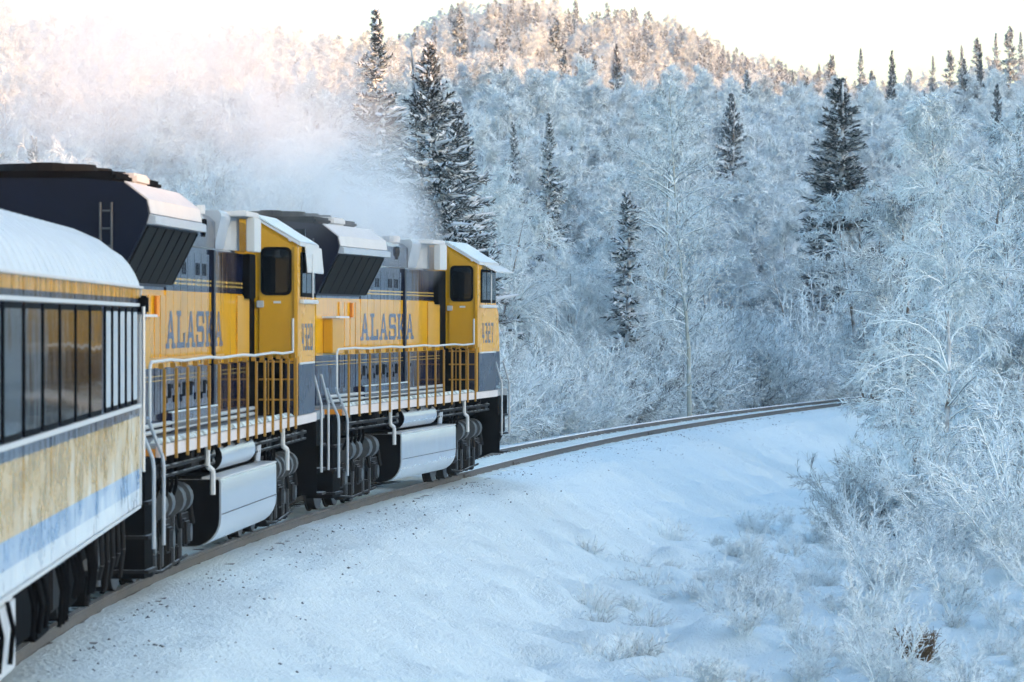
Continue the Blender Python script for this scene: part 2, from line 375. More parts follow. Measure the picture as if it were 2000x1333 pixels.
def birch(H, spread, n1, n2, n3, tw=0.011, weep=1.0, stems=1, low=0.18, twl=1.0, k2=4, lean=0.0, cone=False, tr=0.0115, k3=2):
    """returns (trunk lines, crown lines): trunk(s), limbs, twigs, twiglets carrying frost"""
    P = rng.normal(0, 0.12 * (stems > 1), (stems, 3)); P[:, 2] = -0.25
    D = np.tile([lean, 0, 1.0], (stems, 1)) + rng.normal(0, 0.16 if stems > 1 else 0.02, (stems, 3)) * [1, 1, 0]
    L = H * U(.75, 1.0, stems) if stems > 1 else np.array([H + .25])
    T = grow(P, D, L, tr * L + 0.012, 9, -0.25 if stems > 1 else 0, 0.035, 0.12)
    p, c, t = kids(T[0], T[1], n1 // stems, low, 0.99, .55, 1.25, 0.12)
    prof = np.sin(np.clip((t - low) / (1 - low), 0, 1) * np.pi * .86 + .42) ** .8
    if cone: prof = np.clip(1.02 - t, 0, 1) ** .75 * np.interp(t, [0, low + .12], [.75, 1])
    Ln = H * spread * prof * U(.6, 1.1, len(t)) + .25
    B1 = grow(p, c, Ln, 0.010 * Ln + tw * .9, 7, weep * U(.5, 1.5, len(t)), .10, .35)
    p, c, t = kids(B1[0], B1[1], n2, .18, 1.0, .35, 1.0, 0.05)
    L2 = np.repeat(Ln, n2) * U(.14, .42, len(p)) * (1.15 - .6 * t) + .12
    B2 = grow(p, c, L2, np.full(len(p), tw), k2, weep * U(.3, 1.3, len(p)), .16, .6)
    p, c, t = kids(B2[0], B2[1], n3, .12, 1.0, .4, 1.1)
    L3 = U(.08, .26, len(p)) * twl
    B3 = grow(p, c, L3, np.full(len(p), tw * .85), k3, weep * U(0, .8, len(p)), .2, .6)
    return [T], [B1, B2, B3]
def shrub(H, n0, n1, n2, tw, flare=.7, arch=.9, base=.25):
    az = U(0, 6.283, n0); fl = U(0, 1, n0) ** .7 * flare
    P = np.stack([np.cos(az) * base * U(0, 1, n0), np.sin(az) * base * U(0, 1, n0), np.full(n0, -.12)], 1)
    D = np.stack([np.cos(az) * fl, np.sin(az) * fl, np.ones(n0)], 1); L = H * U(.45, 1.1, n0)
    S = grow(P, D, L, .004 * L + tw, 7, arch * U(.2, 1.4, n0) * fl, .07, .5)
    p, c, t = kids(S[0], S[1], n1, .2, 1.0, .3, .9, .1)
    B = grow(p, c, np.repeat(L, n1) * U(.10, .34, len(p)) * (1.2 - .7 * t) + .05, np.full(len(p), tw * .85), 4, arch * U(.2, 1.0, len(p)), .13, .6)
    out = [S, B]
    if n2:
        p, c, t = kids(B[0], B[1], n2, .1, 1.0, .4, 1.1)
        out.append(grow(p, c, U(.05, .16, len(p)) * H ** .4, np.full(len(p), tw * .75), 1, .3, .1, .6))
    return out
def sprays(P, D, L, wd, th):
    """flattened four-sided needle sprays: 6 verts, 8 tris each"""
    n = len(P); D = unit(D); side = unit(np.cross(D, np.array([0, 0, 1.0]) + rng.normal(0, .25, (n, 3)))); up = np.cross(side, D)
    m = P + D * (L * .42)[:, None]; s = side * wd[:, None]; u = up * th[:, None]
    V = np.stack([P, P + D * L[:, None], m + s, m - s, m + u, m - u * .6], 1)
    Fb = np.array([[0, 2, 4], [2, 1, 4], [1, 3, 4], [3, 0, 4], [2, 0, 5], [1, 2, 5], [3, 1, 5], [0, 3, 5]])
    return V, Fb
def spruce_mesh(H, wid, nb, ns, sl, snow=.45, power=.75, mats=('needles', 'snowpad'), gap=0.0):
    z = (U(0, 1, nb) ** .85) * H * .97 + .03 * H; z.sort()
    frac = 1 - z / H
    az = np.arange(nb) * 2.399 + rng.normal(0, .35, nb)
    L = wid * (frac ** power) * U(.55, 1.15, nb) * (1 - .35 * np.clip((frac - .8) / .2, 0, 1)) + .10
    if gap: L *= 1 - gap * (np.sin(z * 3.1 + az * 1.0) > .55)
    el = np.interp(frac, [0, .25, 1], [.9, .1, -.22]) + rng.normal(0, .10, nb)
    D = np.stack([np.cos(az) * np.cos(el), np.sin(az) * np.cos(el), np.sin(el)], 1)
    P = np.stack([np.zeros(nb), np.zeros(nb), z], 1)
    B = grow(P, D, L, .012 * L + .008, 5, -.25, .05, .3)
    p, c, t = kids(B[0], B[1], ns, .12, 1.0, .3, .95, -.10)
    Ls = sl * U(.6, 1.3, len(p)) * (1.1 - .35 * t) * np.clip(np.repeat(L, ns) / (.35 * wid), .45, 1.15)
    V, Fb = sprays(p, c, Ls, Ls * U(.10, .20, len(p)), Ls * U(.06, .11, len(p)))
    sel = np.where((U(0, 1, len(p)) < snow * .6))[0]
    V2 = V[sel].copy(); cen = V2.mean(1, keepdims=True); V2 = cen + (V2 - cen) * np.array([.92, .92, 1.5]); V2[..., 2] += (Ls[sel] * .085)[:, None]
    W = np.concatenate([V, V2]); Fq = (Fb[None] + (np.arange(len(W)) * 6)[:, None, None]).reshape(-1, 3)
    mi = np.repeat(np.r_[np.zeros(len(V)), np.ones(len(V2))], 8)
    sb = np.where(U(0, 1, nb) < snow * 1.15)[0]                     # soft continuous loads along the boughs
    lp = B[0][sb].copy(); lp[..., 2] += .05 + .02 * wid; lr = (.028 + .030 * L[sb])[:, None] * np.array([.5, 1.0, .8, 1.05, .75, .3]) * U(.6, 1.3, (len(sb), 6)); lp += rng.normal(0, .035, lp.shape)
    sv_, sf_ = tubes([(lp[:, 1:], B[1][sb][:, 1:], lr[:, 1:])], 4)
    crown = mesh_np('crown', np.concatenate([W.reshape(-1, 3), sv_]), [Fq, sf_ + len(W) * 6], [M[mats[0]], M[mats[1]]], np.r_[mi, np.ones(len(sf_))])
    T = grow(np.array([[0, 0, -.3]]), np.array([[0, 0, 1.0]]), np.array([H + .25]), np.array([.013 * H + .02]), 6, 0, .01, .12)
    tv, tf = tubes([T], 7); bv, bf = tubes([B], 3)
    trunk = mesh_np('trunk', np.concatenate([tv, bv]), np.concatenate([tf, bf + len(tv)]), M['bark'], smooth=True)
    return trunk, crown
def birch_mesh(*a, tmat='bark', cmat='twig', **k):
    T, C = birch(*a, **k)
    tv, tf = tubes(T, 7); cv, cf = tubes(C, 3)
    return mesh_np('trunk', tv, tf, M[tmat], smooth=True), mesh_np('crown', cv, cf, M[cmat], smooth=True)
def shrub_mesh(*a, mat='twig', **k):
    v, f = tubes(shrub(*a, **k), 3); return mesh_np('shrub', v, f, M[mat], smooth=True)
def tree(name, meshes, x, y, label, cat, group=None, s=1.0, rz=None, z=None, sz=1.0):
    o = empty(name, (x, y, gz(x, y) if z is None else z), random.uniform(0, 6.28) if rz is None else rz); o.scale = (s, s, s * sz)
    link('trunk', meshes[0], o); link('crown', meshes[1], o)
    return tag(o, label, cat, group)

# spruces that can be told apart: own size from where the tip stands in the picture
SPR = [spruce_mesh(10, 2.25, 400, 56, .20, .36, .80, mats=('needles_dark', 'snowpad'), gap=.12), spruce_mesh(10, 1.6, 260, 50, .20, .40, .86, gap=.45),
       spruce_mesh(10, 1.25, 380, 58, .16, .12, .62, mats=('needles_dark', 'snowpad'), gap=.15), spruce_mesh(10, .95, 170, 26, .26, .35, .62, gap=.55)]
def spruce(u, v, y, kind, label, w=1.0, group=None, cut=None):
    x = at(u, y); g = gz(x, y); H = ztop(v, y) - g
    o = tree('spruce_tree', SPR[kind], x, y, label, 'spruce', group, s=H / 10 * w, sz=1 / w, z=g); return o
spruce(735, 30, 152, 1, 'tall snowy spruce half hidden by the exhaust steam', 1.25)
spruce(838, 92, 138, 0, 'broad dark snow laden spruce rising just behind the front locomotive', 1.15)
spruce(893, 205, 146, 0, 'shorter snowy spruce at the right flank of the broad dark spruce', 1.1)
spruce(1003, 245, 176, 1, 'snowy spruce second to the right of the steam, above the front cab', .85)
spruce(1072, 228, 188, 1, 'slim spruce right of the cab, its tip above the frosted thicket', 1.0)
spruce(1207, 225, 262, 1, 'thin snowy spruce in mid slope left of the bare pale trunk', 1.0)
spruce(1226, 375, 163, 3, 'narrow dark ragged spruce standing close left of the pale tree', 1.35)
spruce(1328, 215, 262, 3, 'slender dark spruce showing through the top of the pale tree', 1.2)
spruce(1405, 205, 300, 1, 'small spruce on the slope just left of the pointed mid slope spruce', .9)
spruce(1459, 142, 335, 1, 'pointed tall spruce standing alone on the middle of the slope', 1.05)
spruce(1640, 158, 206, 2, 'dense dark green spruce, darkest tree left of the big frosted birch', 1.55)
spruce(1125, 150, 400, 3, 'thin spruce spire on the shaded slope below the sunlit crest', 1.3)
spruce(1161, 106, 430, 3, 'dark spruce spire crossing the sunlit band of trees', 1.2)
spruce(1086, 35, 560, 3, 'tall lone spruce spire rising before the far ridge', 1.2)
spruce(897, 20, 560, 3, 'spruce spire at the left shoulder of the far ridge', 1.2)
spruce(1890, 145, 400, 0, 'wide dim spruce high on the right slope', 1.1)
spruce(52, 178, 300, 3, 'dark small spruce at the far left on the hillside', 1.4)
spruce(66, 268, 190, 3, 'thin dark spruce just above the rear locomotive roof at far left', 1.1)
spruce(150, 98, 380, 3, 'faint spruce spire high on the left hillside', 1.3)
spruce(388, 92, 330, 1, 'tall faint spruce showing through the middle of the steam', 1.0)
spruce(303, 225, 250, 3, 'short faint spruce veiled by steam above the rear locomotive', 1.3)
spruce(540, 120, 340, 3, 'dim spruce spire in the steam right of the tall faint one', 1.2)
spruce(468, 165, 300, 3, 'faint leaning spruce low inside the steam', 1.2)
spruce(12, 235, 230, 1, 'spruce cut by the left picture edge', 1.0)
for i, (u, v, lb) in enumerate([(1548, 140, 'leftmost small spruce on the right skyline'), (1575, 150, 'second small spruce on the right skyline'), (1600, 128, 'spruce on the skyline left of the dense dark spruce'),
        (1624, 108, 'spruce tip on the skyline directly above the dense dark spruce'), (1681, 98, 'thin tall spruce alone against the bright sky'), (1703, 138, 'short spruce right of the thin tall skyline spruce'),
        (1742, 120, 'dark pointed spruce in the middle of the right skyline'), (1776, 135, 'squat spruce on the skyline above the frosted birch'), (1822, 112, 'dark spruce on the skyline above the birch top'),
        (1855, 98, 'pair forming left spruce on the rising right skyline'), (1878, 92, 'slim spruce on the rising right skyline'), (1908, 74, 'fifth spruce from the right end of the skyline'),
        (1945, 68, 'bushy spruce near the right end of the skyline'), (1972, 52, 'tallest spruce at the right end of the skyline'), (1993, 66, 'last skyline spruce at the right picture edge')]):
    spruce(u, v, 470 + 12 * (i % 3), 3 if i % 2 else 1, lb, 1.15 if i % 2 else .85, 'spruces on the right skyline')

# more spruces dotted over the shaded slope
for k_ in range(34):
    u = random.uniform(940, 1990); y = random.uniform(185, 420); x = at(u, y)
    if x - float(xc(y)) > -12: continue
    hh = random.uniform(8.5, 13.5) if y > 240 else random.uniform(7.5, 10.0); kk = random.choice((0, 1, 1, 2, 3, 3))
    w_ = random.uniform(.6, .9)
    tree('spruce_tree', SPR[kk], x, y, 'one of the small spruces dotted over the shaded hillside', 'spruce', 'spruces dotted over the hillside', s=hh / 10 * w_, sz=1 / w_)

# hero birch and the other frosted trees that stand out
BH = birch_mesh(10, .33, 92, 17, 8, tw=.0125, weep=1.4, low=.16, cmat='twig_white', cone=True, tr=.007)
x = at(1842, 106); tree('birch_tree', BH, x, 106, 'large weeping birch thick with hoarfrost beside the track end', 'birch', s=(ztop(188, 106) - gz(x, 106)) / 10, rz=.6)
BA = birch_mesh(11, .21, 60, 15, 8, tw=.013, weep=.35, low=.16, tmat='aspen', tr=.0068)
x = at(1347, 156); tree('aspen_tree', BA, x, 156, 'slender pale trunked aspen rising straight behind the rails', 'aspen', s=(ztop(180, 156) - gz(x, 156)) / 11, rz=2.2)
x = at(1290, 172); tree('aspen_tree', BA, x, 172, 'thinner frosted aspen just left behind the pale trunked one', 'aspen', s=(ztop(165, 172) - gz(x, 172)) / 11, rz=4.2)
BV = [birch_mesh(8, .30, 66, 18, 9, tw=.0125, weep=.8, stems=3, low=.10), birch_mesh(7, .34, 70, 18, 9, tw=.0125, weep=1.1, stems=4, low=.08),
      birch_mesh(8, .24, 60, 18, 9, tw=.0125, weep=.45, stems=1, low=.14), birch_mesh(6, .40, 72, 18, 9, tw=.0125, weep=1.0, stems=6, low=.06)]
for u, v, y, k, lb in [(1790, 380, 128, 2, 'frosted birch behind the left side of the weeping birch'), (1940, 215, 168, 0, 'pinkish frosted birch at the right edge behind the weeping birch'),
                       (1990, 300, 150, 2, 'frosted birch cut by the right picture edge'), (1700, 330, 178, 1, 'round frosted tree between the dark spruce and the weeping birch'), (1985, 560, 112, 3, 'broad frosted bush tree low at the right edge'),
                       (1905, 600, 118, 1, 'frosted bush tree right behind the birch trunk'),
                       (1592, 470, 203, 1, 'frosted tree hiding the left foot of the dense dark spruce'), (1645, 492, 201, 0, 'frosted tree hiding the middle of the dense dark spruce foot'), (1690, 455, 204, 2, 'frosted tree hiding the right foot of the dense dark spruce')]:
    x = at(u, y); H0 = (8, 7, 8, 6)[k]; tree('birch_tree', BV[k], x, y, lb, 'birch', s=(ztop(v, y) - gz(x, y)) / H0)

# frosted thicket trees behind the track: one of several alike
def scatter_thicket():
    n = 0; placed = []
    def ok(x, y, r):
        for a, b_, c in placed:
            if abs(a - x) < (r + c) and abs(b_ - y) < (r + c) and (a - x) ** 2 + (b_ - y) ** 2 < (r + c) ** 2: return False
        placed.append((x, y, r)); return True
    tries = 0
    while n < 230 and tries < 9000:
        tries += 1
        y = 112 + (260 - 112) * random.random() ** 1.15; x = random.uniform(-.122, .122) * y; d = x - float(xc(y))
        if -5.0 < d < 7.5 or (d > 0 and y < 125): continue
        if d < -60: continue
        k = random.randrange(4); H0 = (8, 7, 8, 6)[k]
        hh = random.uniform(4.2, 6.6) + (1.0 if d < -9 else 0)
        if d > 0:
            hh = random.uniform(2.2, 3.6)
            if random.random() < .6: continue
        uu = x / y * F_PX + 1000
        if 1560 < uu < 1720 and y < 206: hh = random.uniform(3.4, 4.8)
        if 1180 < uu < 1260 and y < 165: hh = random.uniform(2.6, 3.8)
        if not ok(x, y, .62): continue
        tree('frosted_tree', BV[k], x, y, 'one of the many frosted bushy trees of the thicket behind the track', 'tree', 'frosted trees of the thicket', s=hh / H0, sz=random.uniform(1.0, 1.3)); n += 1
scatter_thicket()
# low bushes along the far side of the rails
BUS = [shrub_mesh(2.2, 34, 16, 7, .013, .9, .9, .35), shrub_mesh(2.0, 30, 16, 7, .013, 1.1, 1.1, .3), shrub_mesh(2.6, 26, 17, 7, .013, .6, .7, .25)]
yy = 104.0
while yy < 205:
    for q in range(2):
        d = -random.uniform(3.5, 5.2) - q * 1.4; x = float(xc(yy)) + d; y = yy + random.uniform(-.6, .6)
        if abs(x) < .122 * y:
            o = link('frosted_bush', BUS[random.randrange(3)], None, (x, y, gz(x, y))); o.rotation_euler = (0, 0, random.uniform(0, 6.28)); s = random.uniform(.75, 1.5) + q * .35; o.scale = (s, s, s * random.uniform(.8, 1.1))
            tag(o, 'frosted bush in the row along the far side of the rails', 'bush', 'bushes along the far rail')
    yy += 1.55

# brush on the near right: shrubs, stalks, tufts
SHR = [shrub_mesh(1.5, 16, 13, 6, .009, .8, .8, .22, mat='twig_white'), shrub_mesh(1.3, 14, 12, 6, .009, .55, .5, .18, mat='twig_white'), shrub_mesh(1.8, 14, 14, 7, .010, 1.0, 1.2, .25, mat='twig_white'), shrub_mesh(1.0, 18, 10, 5, .008, .9, .6, .2, mat='twig_white')]
TUF = [shrub_mesh(.45, 44, 6, 0, .005, 1.0, .9, .14, mat='weed'), shrub_mesh(.38, 36, 7, 0, .005, 1.3, 1.2, .18, mat='weed'), shrub_mesh(.42, 22, 8, 3, .006, .7, .6, .12, mat='weed')]
n = 0
while n < 115:
    y = random.uniform(60, 112); u = random.uniform(1300, 2080); x = at(u, y); d = x - float(xc(y))
    lim = 5.6 + 1.2 * math.sin(y * .35)
    if d < lim: continue
    v = HORIZON + (CAM_Z - gz(x, y)) / y * F_PX
    dens = min(1, max(0.05, (u - 1330) / 350)) * (1 if v > 1010 or u > 1640 else .35)
    if random.random() > dens: continue
    big = random.random() < min(.6, max(0, (u - 1550) / 500)); s = random.uniform(.6, .95) if big else random.uniform(.3, .55)
    o = link('frosted_shrub', SHR[random.randrange(4)], None, (x, y, gz(x, y))); o.rotation_euler = (0, 0, random.uniform(0, 6.28)); o.scale = (s, s, s * random.uniform(.85, 1.15))
    tag(o, 'frosted twiggy shrub of the brush below the railway bank', 'shrub', 'frosted brush below the bank'); n += 1
n = 0
while n < 84:
    y = random.uniform(58, 105); u = random.uniform(1130, 1900); x = at(u, y); d = x - float(xc(y))
    if d < 4.7 + .8 * math.sin(y * .5) or random.random() > .35 + .65 * (math.sin(x * 1.7 + y * .6) > .1): continue
    o = link('grass_tuft', TUF[random.randrange(3)], None, (x, y, gz(x, y))); o.rotation_euler = (0, 0, random.uniform(0, 6.28)); s = random.uniform(.7, 1.5); o.scale = (s, s, s)
    tag(o, 'frosted grass tuft in the snow at the foot of the bank', 'grass tuft', 'frosted grass tufts'); n += 1
# taller shrubs that can be picked out
BIG = [shrub_mesh(3.0, 30, 20, 9, .011, .8, 1.1, .3), shrub_mesh(3.2, 16, 16, 8, .016, .8, 1.2, .3, mat='twig_white'), shrub_mesh(2.4, 46, 16, 6, .009, 1.0, 1.2, .5, mat='twig_dark')]
for u, v, y, k, lb in [(1690, 860, 100, 2, 'dark arching shrub at the left foot of the weeping birch'), (1760, 830, 101, 2, 'dense shrub under the weeping birch trunk'), (1650, 950, 97, 2, 'low arching shrub at the left tip of the brush'),
                       (1835, 780, 98, 0, 'tall twiggy shrub before the birch trunk'), (2045, 690, 78, 1, 'near frost laden shrub reaching in from the right edge'), (2000, 850, 74, 1, 'thickly frosted branches low at the right edge'),
                       (1900, 880, 88, 0, 'upright frosted shrub right of the birch trunk'), (1370, 905, 100, 0, 'thin lone bent sapling standing on the snow bank')]:
    x = at(u, y); H0 = (3.0, 3.2, 2.4)[k]; g = gz(x, y); s = (ztop(v, y) - g) / H0
    if lb.startswith('thin lone'): continue
    o = link('frosted_shrub', BIG[k], None, (x, y, g)); o.rotation_euler = (0, 0, random.uniform(0, 6.28)); o.scale = (s, s, s); tag(o, lb, 'shrub')
v_, f_ = tubes(shrub(1.7, 5, 9, 4, .006, .35, .9, .05), 3)
x = at(1668, 93); o = link('sapling', mesh_np('sapling', v_, f_, M['weed'], smooth=True), None, (x, 93, gz(x, 93))); tag(o, 'thin bent sapling with few twigs at the left edge of the brush', 'sapling')
# brown dry grass clump under the snow, lower right
v_, f_ = tubes(shrub(.55, 130, 3, 0, .006, .5, 1.5, .16), 3)
x = at(1792, 63); o = link('dry_grass_clump', mesh_np('dry_grass_clump', v_, f_, M['grassdry'], smooth=True), None, (x, 63, gz(x, 63))); tag(o, 'brown dry grass clump sheltered in the brush at lower right', 'grass clump')

# the far woods: one mass of frosted crowns and spruce spires
def far_wood():
    src = bpy.data.collections.new('far_wood_source')
    kinds = []
    for i in range(3):
        T, C = birch((9.2, 8.2, 9.6)[i], (.25, .29, .20)[i], 54, 14, 8, tw=.023, weep=(.8, 1.0, .5)[i], stems=(2, 4, 1)[i], low=.08, twl=1.35, k2=2, k3=1)
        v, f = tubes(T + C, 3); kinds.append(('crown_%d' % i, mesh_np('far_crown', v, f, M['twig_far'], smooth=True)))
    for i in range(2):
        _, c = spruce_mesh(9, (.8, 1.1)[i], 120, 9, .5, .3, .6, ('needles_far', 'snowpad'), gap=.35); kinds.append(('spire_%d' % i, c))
    for nm, me in sorted(kinds):
        src.objects.link(bpy.data.objects.new(nm, me))
    P, rot, scl, idx = [], [], [], []
    def put(n, y0, y1, sp, ps):
        y = np.sqrt(rng.uniform(y0 ** 2, y1 ** 2, n)); x = rng.uniform(-.125, .125, n) * y - 0
        d = x - xc(np.minimum(y, 420)); k = d < -7
        x, y = x[k], y[k]; P.append(np.stack([x, y, ground(x, y) - .1], 1)); m = len(x)
        rot.append(rng.uniform(0, 6.28, m)); isp = rng.uniform(0, 1, m) < sp
        isp &= (wob(x, y, 45, 5) > ps)
        idx.append(np.where(isp, rng.integers(3, 5, m), rng.integers(0, 3, m))); scl.append(np.where(isp, rng.uniform(.6, 1.15, m), rng.uniform(.7, 1.15, m)))
    put(420, 205, 260, .02, -9); put(1000, 260, 360, .05, -9); put(1700, 360, 515, .08, 0); put(500, 515, 600, .25, -9); put(2600, 680, 860, .72, -.8); put(160, 845, 880, .8, -9)
    P_ = np.concatenate(P); me = bpy.data.meshes.new('far_wood'); me.vertices.add(len(P_)); me.vertices.foreach_set('co', P_.astype(np.float32).ravel())
    for nm, ty, dat in (('rz', 'FLOAT', rot), ('sc', 'FLOAT', scl), ('ix', 'INT', idx)):
        a = me.attributes.new(nm, ty, 'POINT'); a.data.foreach_set('value', np.concatenate(dat).astype(np.int32 if ty == 'INT' else np.float32))
    o = link('far_wood', me); tag(o, 'frosted wood covering the hillside and the far ridge', 'wood', kind='stuff')
    g = bpy.data.node_groups.new('far_wood', 'GeometryNodeTree')
    g.interface.new_socket('Geometry', in_out='INPUT', socket_type='NodeSocketGeometry'); g.interface.new_socket('Geometry', in_out='OUTPUT', socket_type='NodeSocketGeometry')
    nn = g.nodes.new; gi, go, iop, ci = nn('NodeGroupInput'), nn('NodeGroupOutput'), nn('GeometryNodeInstanceOnPoints'), nn('GeometryNodeCollectionInfo')
    ci.inputs[0].default_value = src; ci.inputs[1].default_value = True; ci.inputs[2].default_value = True
    def attr(nm, ty):
        a = nn('GeometryNodeInputNamedAttribute'); a.data_type = ty; a.inputs[0].default_value = nm; return a.outputs[0]
    cx = nn('ShaderNodeCombineXYZ'); L_ = g.links.new
    L_(attr('rz', 'FLOAT'), cx.inputs[2]); e2r = nn('FunctionNodeEulerToRotation'); L_(cx.outputs[0], e2r.inputs[0])
    L_(gi.outputs[0], iop.inputs['Points']); L_(ci.outputs[0], iop.inputs['Instance']); iop.inputs['Pick Instance'].default_value = True
    L_(attr('ix', 'INT'), iop.inputs['Instance Index']); L_(e2r.outputs[0], iop.inputs['Rotation']); L_(attr('sc', 'FLOAT'), iop.inputs['Scale']); L_(iop.outputs[0], go.inputs[0])
    md = o.modifiers.new('wood', 'NODES'); md.node_group = g
far_wood()

# ---------------------------------------------------------------- locomotives (x right, y forward, z up from the rail)
def arc(cx, cz, r, a0, a1, n):
    return [(cx + r * math.cos(R(a0 + (a1 - a0) * i / n)), cz + r * math.sin(R(a0 + (a1 - a0) * i / n))) for i in range(n + 1)]
def rrect(y0, y1, z0, z1, r, n=4):
    p = []
    for cx, cz, a in ((y1 - r, z0 + r, -90), (y1 - r, z1 - r, 0), (y0 + r, z1 - r, 90), (y0 + r, z0 + r, 180)): p += arc(cx, cz, r, a, a + 90, n)
    return p
def letter_polys(ch):
    """wide slab letters in a unit box: list of convex polygons (u right, v up)"""
    q = lambda a, b, c, d: [(a, c), (b, c), (b, d), (a, d)]
    if ch == 'A': return [[(.10, 0), (.24, 0), (.56, 1), (.44, 1)], [(.72, 0), (.90, 0), (.60, 1), (.44, 1)], q(.24, .74, .26, .42), q(0, .34, 0, .13), q(.62, 1, 0, .13)]
    if ch == 'L': return [q(.16, .36, 0, 1), q(.04, .50, .87, 1), q(.04, .94, 0, .15), q(.78, .94, .15, .40)]
    if ch == 'K': return [q(.12, .32, 0, 1), q(.02, .44, .87, 1), q(.02, .44, 0, .13), [(.32, .38), (.46, .38), (.88, .92), (.66, .92)], [(.42, .52), (.54, .64), (.94, .06), (.70, .06)], q(.58, 1, 0, .13), q(.58, .98, .87, 1)]
    if ch == 'S': return [q(.14, .90, .86, 1), q(.06, .26, .56, .92), q(.14, .86, .43, .58), q(.74, .94, .10, .50), q(.08, .84, 0, .14), q(.06, .20, .10, .34), q(.78, .92, .66, .92)]
    return []
DIG = {'4': [(.62, .82, 0, 1), (.08, .96, .26, .42), (.08, .26, .26, 1)], '3': [(.1, .85, .85, 1), (.3, .85, .44, .58), (.1, .85, 0, .15), (.68, .9, .08, .92)],
       '2': [(.1, .85, .85, 1), (.68, .9, .5, .92), (.12, .88, .44, .58), (.1, .32, .08, .5), (.1, .9, 0, .15)], '7': [(.08, .92, .85, 1), (.66, .9, .45, .9), (.42, .64, 0, .5)],
       '0': [(.1, .9, .86, 1), (.1, .9, 0, .14), (.1, .3, .1, .9), (.7, .9, .1, .9)]}
def glyphs(polys_list, x, y0, z0, wid, hgt, pitch, th, name, mat, parent):
    mb = MB()
    for i, polys in enumerate(polys_list):
        for j, p in enumerate(polys):
            e = j * .0006
            mb.prism([(y0 + i * pitch + u * wid, z0 + v * hgt) for u, v in p], x, x + th + e, axis='x')
    return mb.build(name, mat, parent)
HW = 0.945; CW = 1.55; DECK = 1.74
def make_loco():
    L = empty('diesel_locomotive')
    MB().box(-1.05, 1.05, -9.9, 10.3, 1.20, 1.60).build('underframe', 'black', L)
    MB().box(-1.50, 1.50, -9.98, 10.3, 1.606, DECK).build('walkway', 'deck', L)
    for s in (1, -1): MB().box(min(s * 1.503, s * 1.55), max(s * 1.503, s * 1.55), -9.98, 8.5, 1.60, 1.735, .008).build('side_sill', 'sill', L)
    MB().box(-1.5, 1.5, -10.02, -9.985, 1.60, 1.70).build('end_stripe', 'orange', L)
    # snow lumps between the stanchions on the walkway edge
    mb = MB()
    for i in range(30):
        y = -9.3 + i * .52 + random.uniform(-.1, .1); l = random.uniform(.12, .26)
        mb.prism([(1.34, DECK + .002), (1.50, DECK + .002), (1.46, DECK + random.uniform(.03, .06)), (1.38, DECK + .05)], y, y + l * 1.5)
    mb.build('walkway_snow', 'snow', L)
    mb = MB()
    for z in (1.80, 1.88): mb.tube([(1.02, -8.4, z), (1.02, 4.4, z)], .03)
    mb.build('conduit', 'steel', L)
    # long hood
    hood = MB().prism([(-HW, DECK + .004), (HW, DECK + .004), (HW, 4.10), (.90, 4.13), (-.90, 4.13), (-HW, 4.10)], -9.25, 4.55).build('long_hood', 'hood', L)
    up = MB().prism([(-.88, 4.125), (.88, 4.125), (.88, 4.50), (.78, 4.585), (-.78, 4.585), (-.88, 4.50)], -4.35, .95).build('upper_hood', 'hood', L)
    # hood doors on the near side
    y = -4.9
    k = 0
    for wdt in (.72, .72, .72, .72, .72, .72, .72, .72):
        d = MB().box(HW + .001, HW + .014, y + .012, y + wdt - .012, 2.02, 4.03, .004).build('hood_door', 'hood', L)
        MB().box(HW + .015, HW + .035, y + wdt - .12, y + wdt - .07, 2.58, 2.64).build('handle', 'bar', d)
        for z in (2.12,): MB().cyl((HW + .02, y + .03, z), (HW + .02, y + .03, z + .09), .012, 6).build('hinge', 'grease', d)
        for z in (2.3,): MB().box(HW + .015, HW + .028, y + wdt - .09, y + wdt - .04, z, z + .05).build('latch', 'dullsteel', d)
        if k in (2, 4, 5):
            mb = MB()
            for q in range(3): mb.box(HW + .0145, HW + .017, y + .14 + q * .16, y + .22 + q * .16, 3.74, 3.90)
            mb.build('vent_slot', 'rubber', d)
        if k in (0, 2, 3, 5, 6):
            MB().box(HW + .0145, HW + .018, y + .2, y + .48, 2.18, 2.36).build('vent', 'rubber', d)
        y += wdt; k += 1
    MB().box(HW, HW + .05, -.17, .03, 1.80, 4.10, .006).build('vertical_post', 'blue', L)
    MB().box(HW + .001, HW + .10, -5.0, .0, 1.76, 2.0, .01).build('hood_ledge', 'hood', L)
    MB().box(HW + .06, HW + .102, -5.0, .0, 2.001, 2.02).build('ledge_snow', 'snow', L)
    MB().box(HW + .001, HW + .02, 2.9, 4.4, 2.62, 3.50, .006).build('side_panel', 'yellow', L)
    MB().box(HW + .003, HW + .16, -8.6, -7.5, 2.60, 3.18, .012).build('sand_box', 'yellow', L)
    MB().box(HW + .0, HW + .24, -8.7, -7.4, 3.19, 3.22).build('sand_box_lid', 'peach', L)
    mb = MB()
    for q in range(4): mb.box(HW + .002, HW + .02, -7.1 + q * .55, -6.62 + q * .55, 2.0, 3.46, .004)
    mb.build('rear_side_panel', 'hood', L)
    MB().tube([(HW + .05, -6.0, 3.2), (HW + .05, -6.0, 3.45)], .03).build('sight_glass', 'orange', L)
    for z in (2.66, 2.70): pass
    MB().box(HW + .001, HW + .03, -7.0, 1.2, 2.665, 2.69).build('belt_rail', 'yellow', L)
    # radiator section with flared wings
    prof = [(HW + .002, 3.56), (1.30, 4.25), (1.33, 4.36), (1.30, 4.53), (1.04, 4.73), (.5, 4.78)]
    prof = prof + [(-a, c) for a, c in reversed(prof)]
    rad = MB().prism(prof, -9.27, -4.40).build('radiator_housing', 'blue', L)
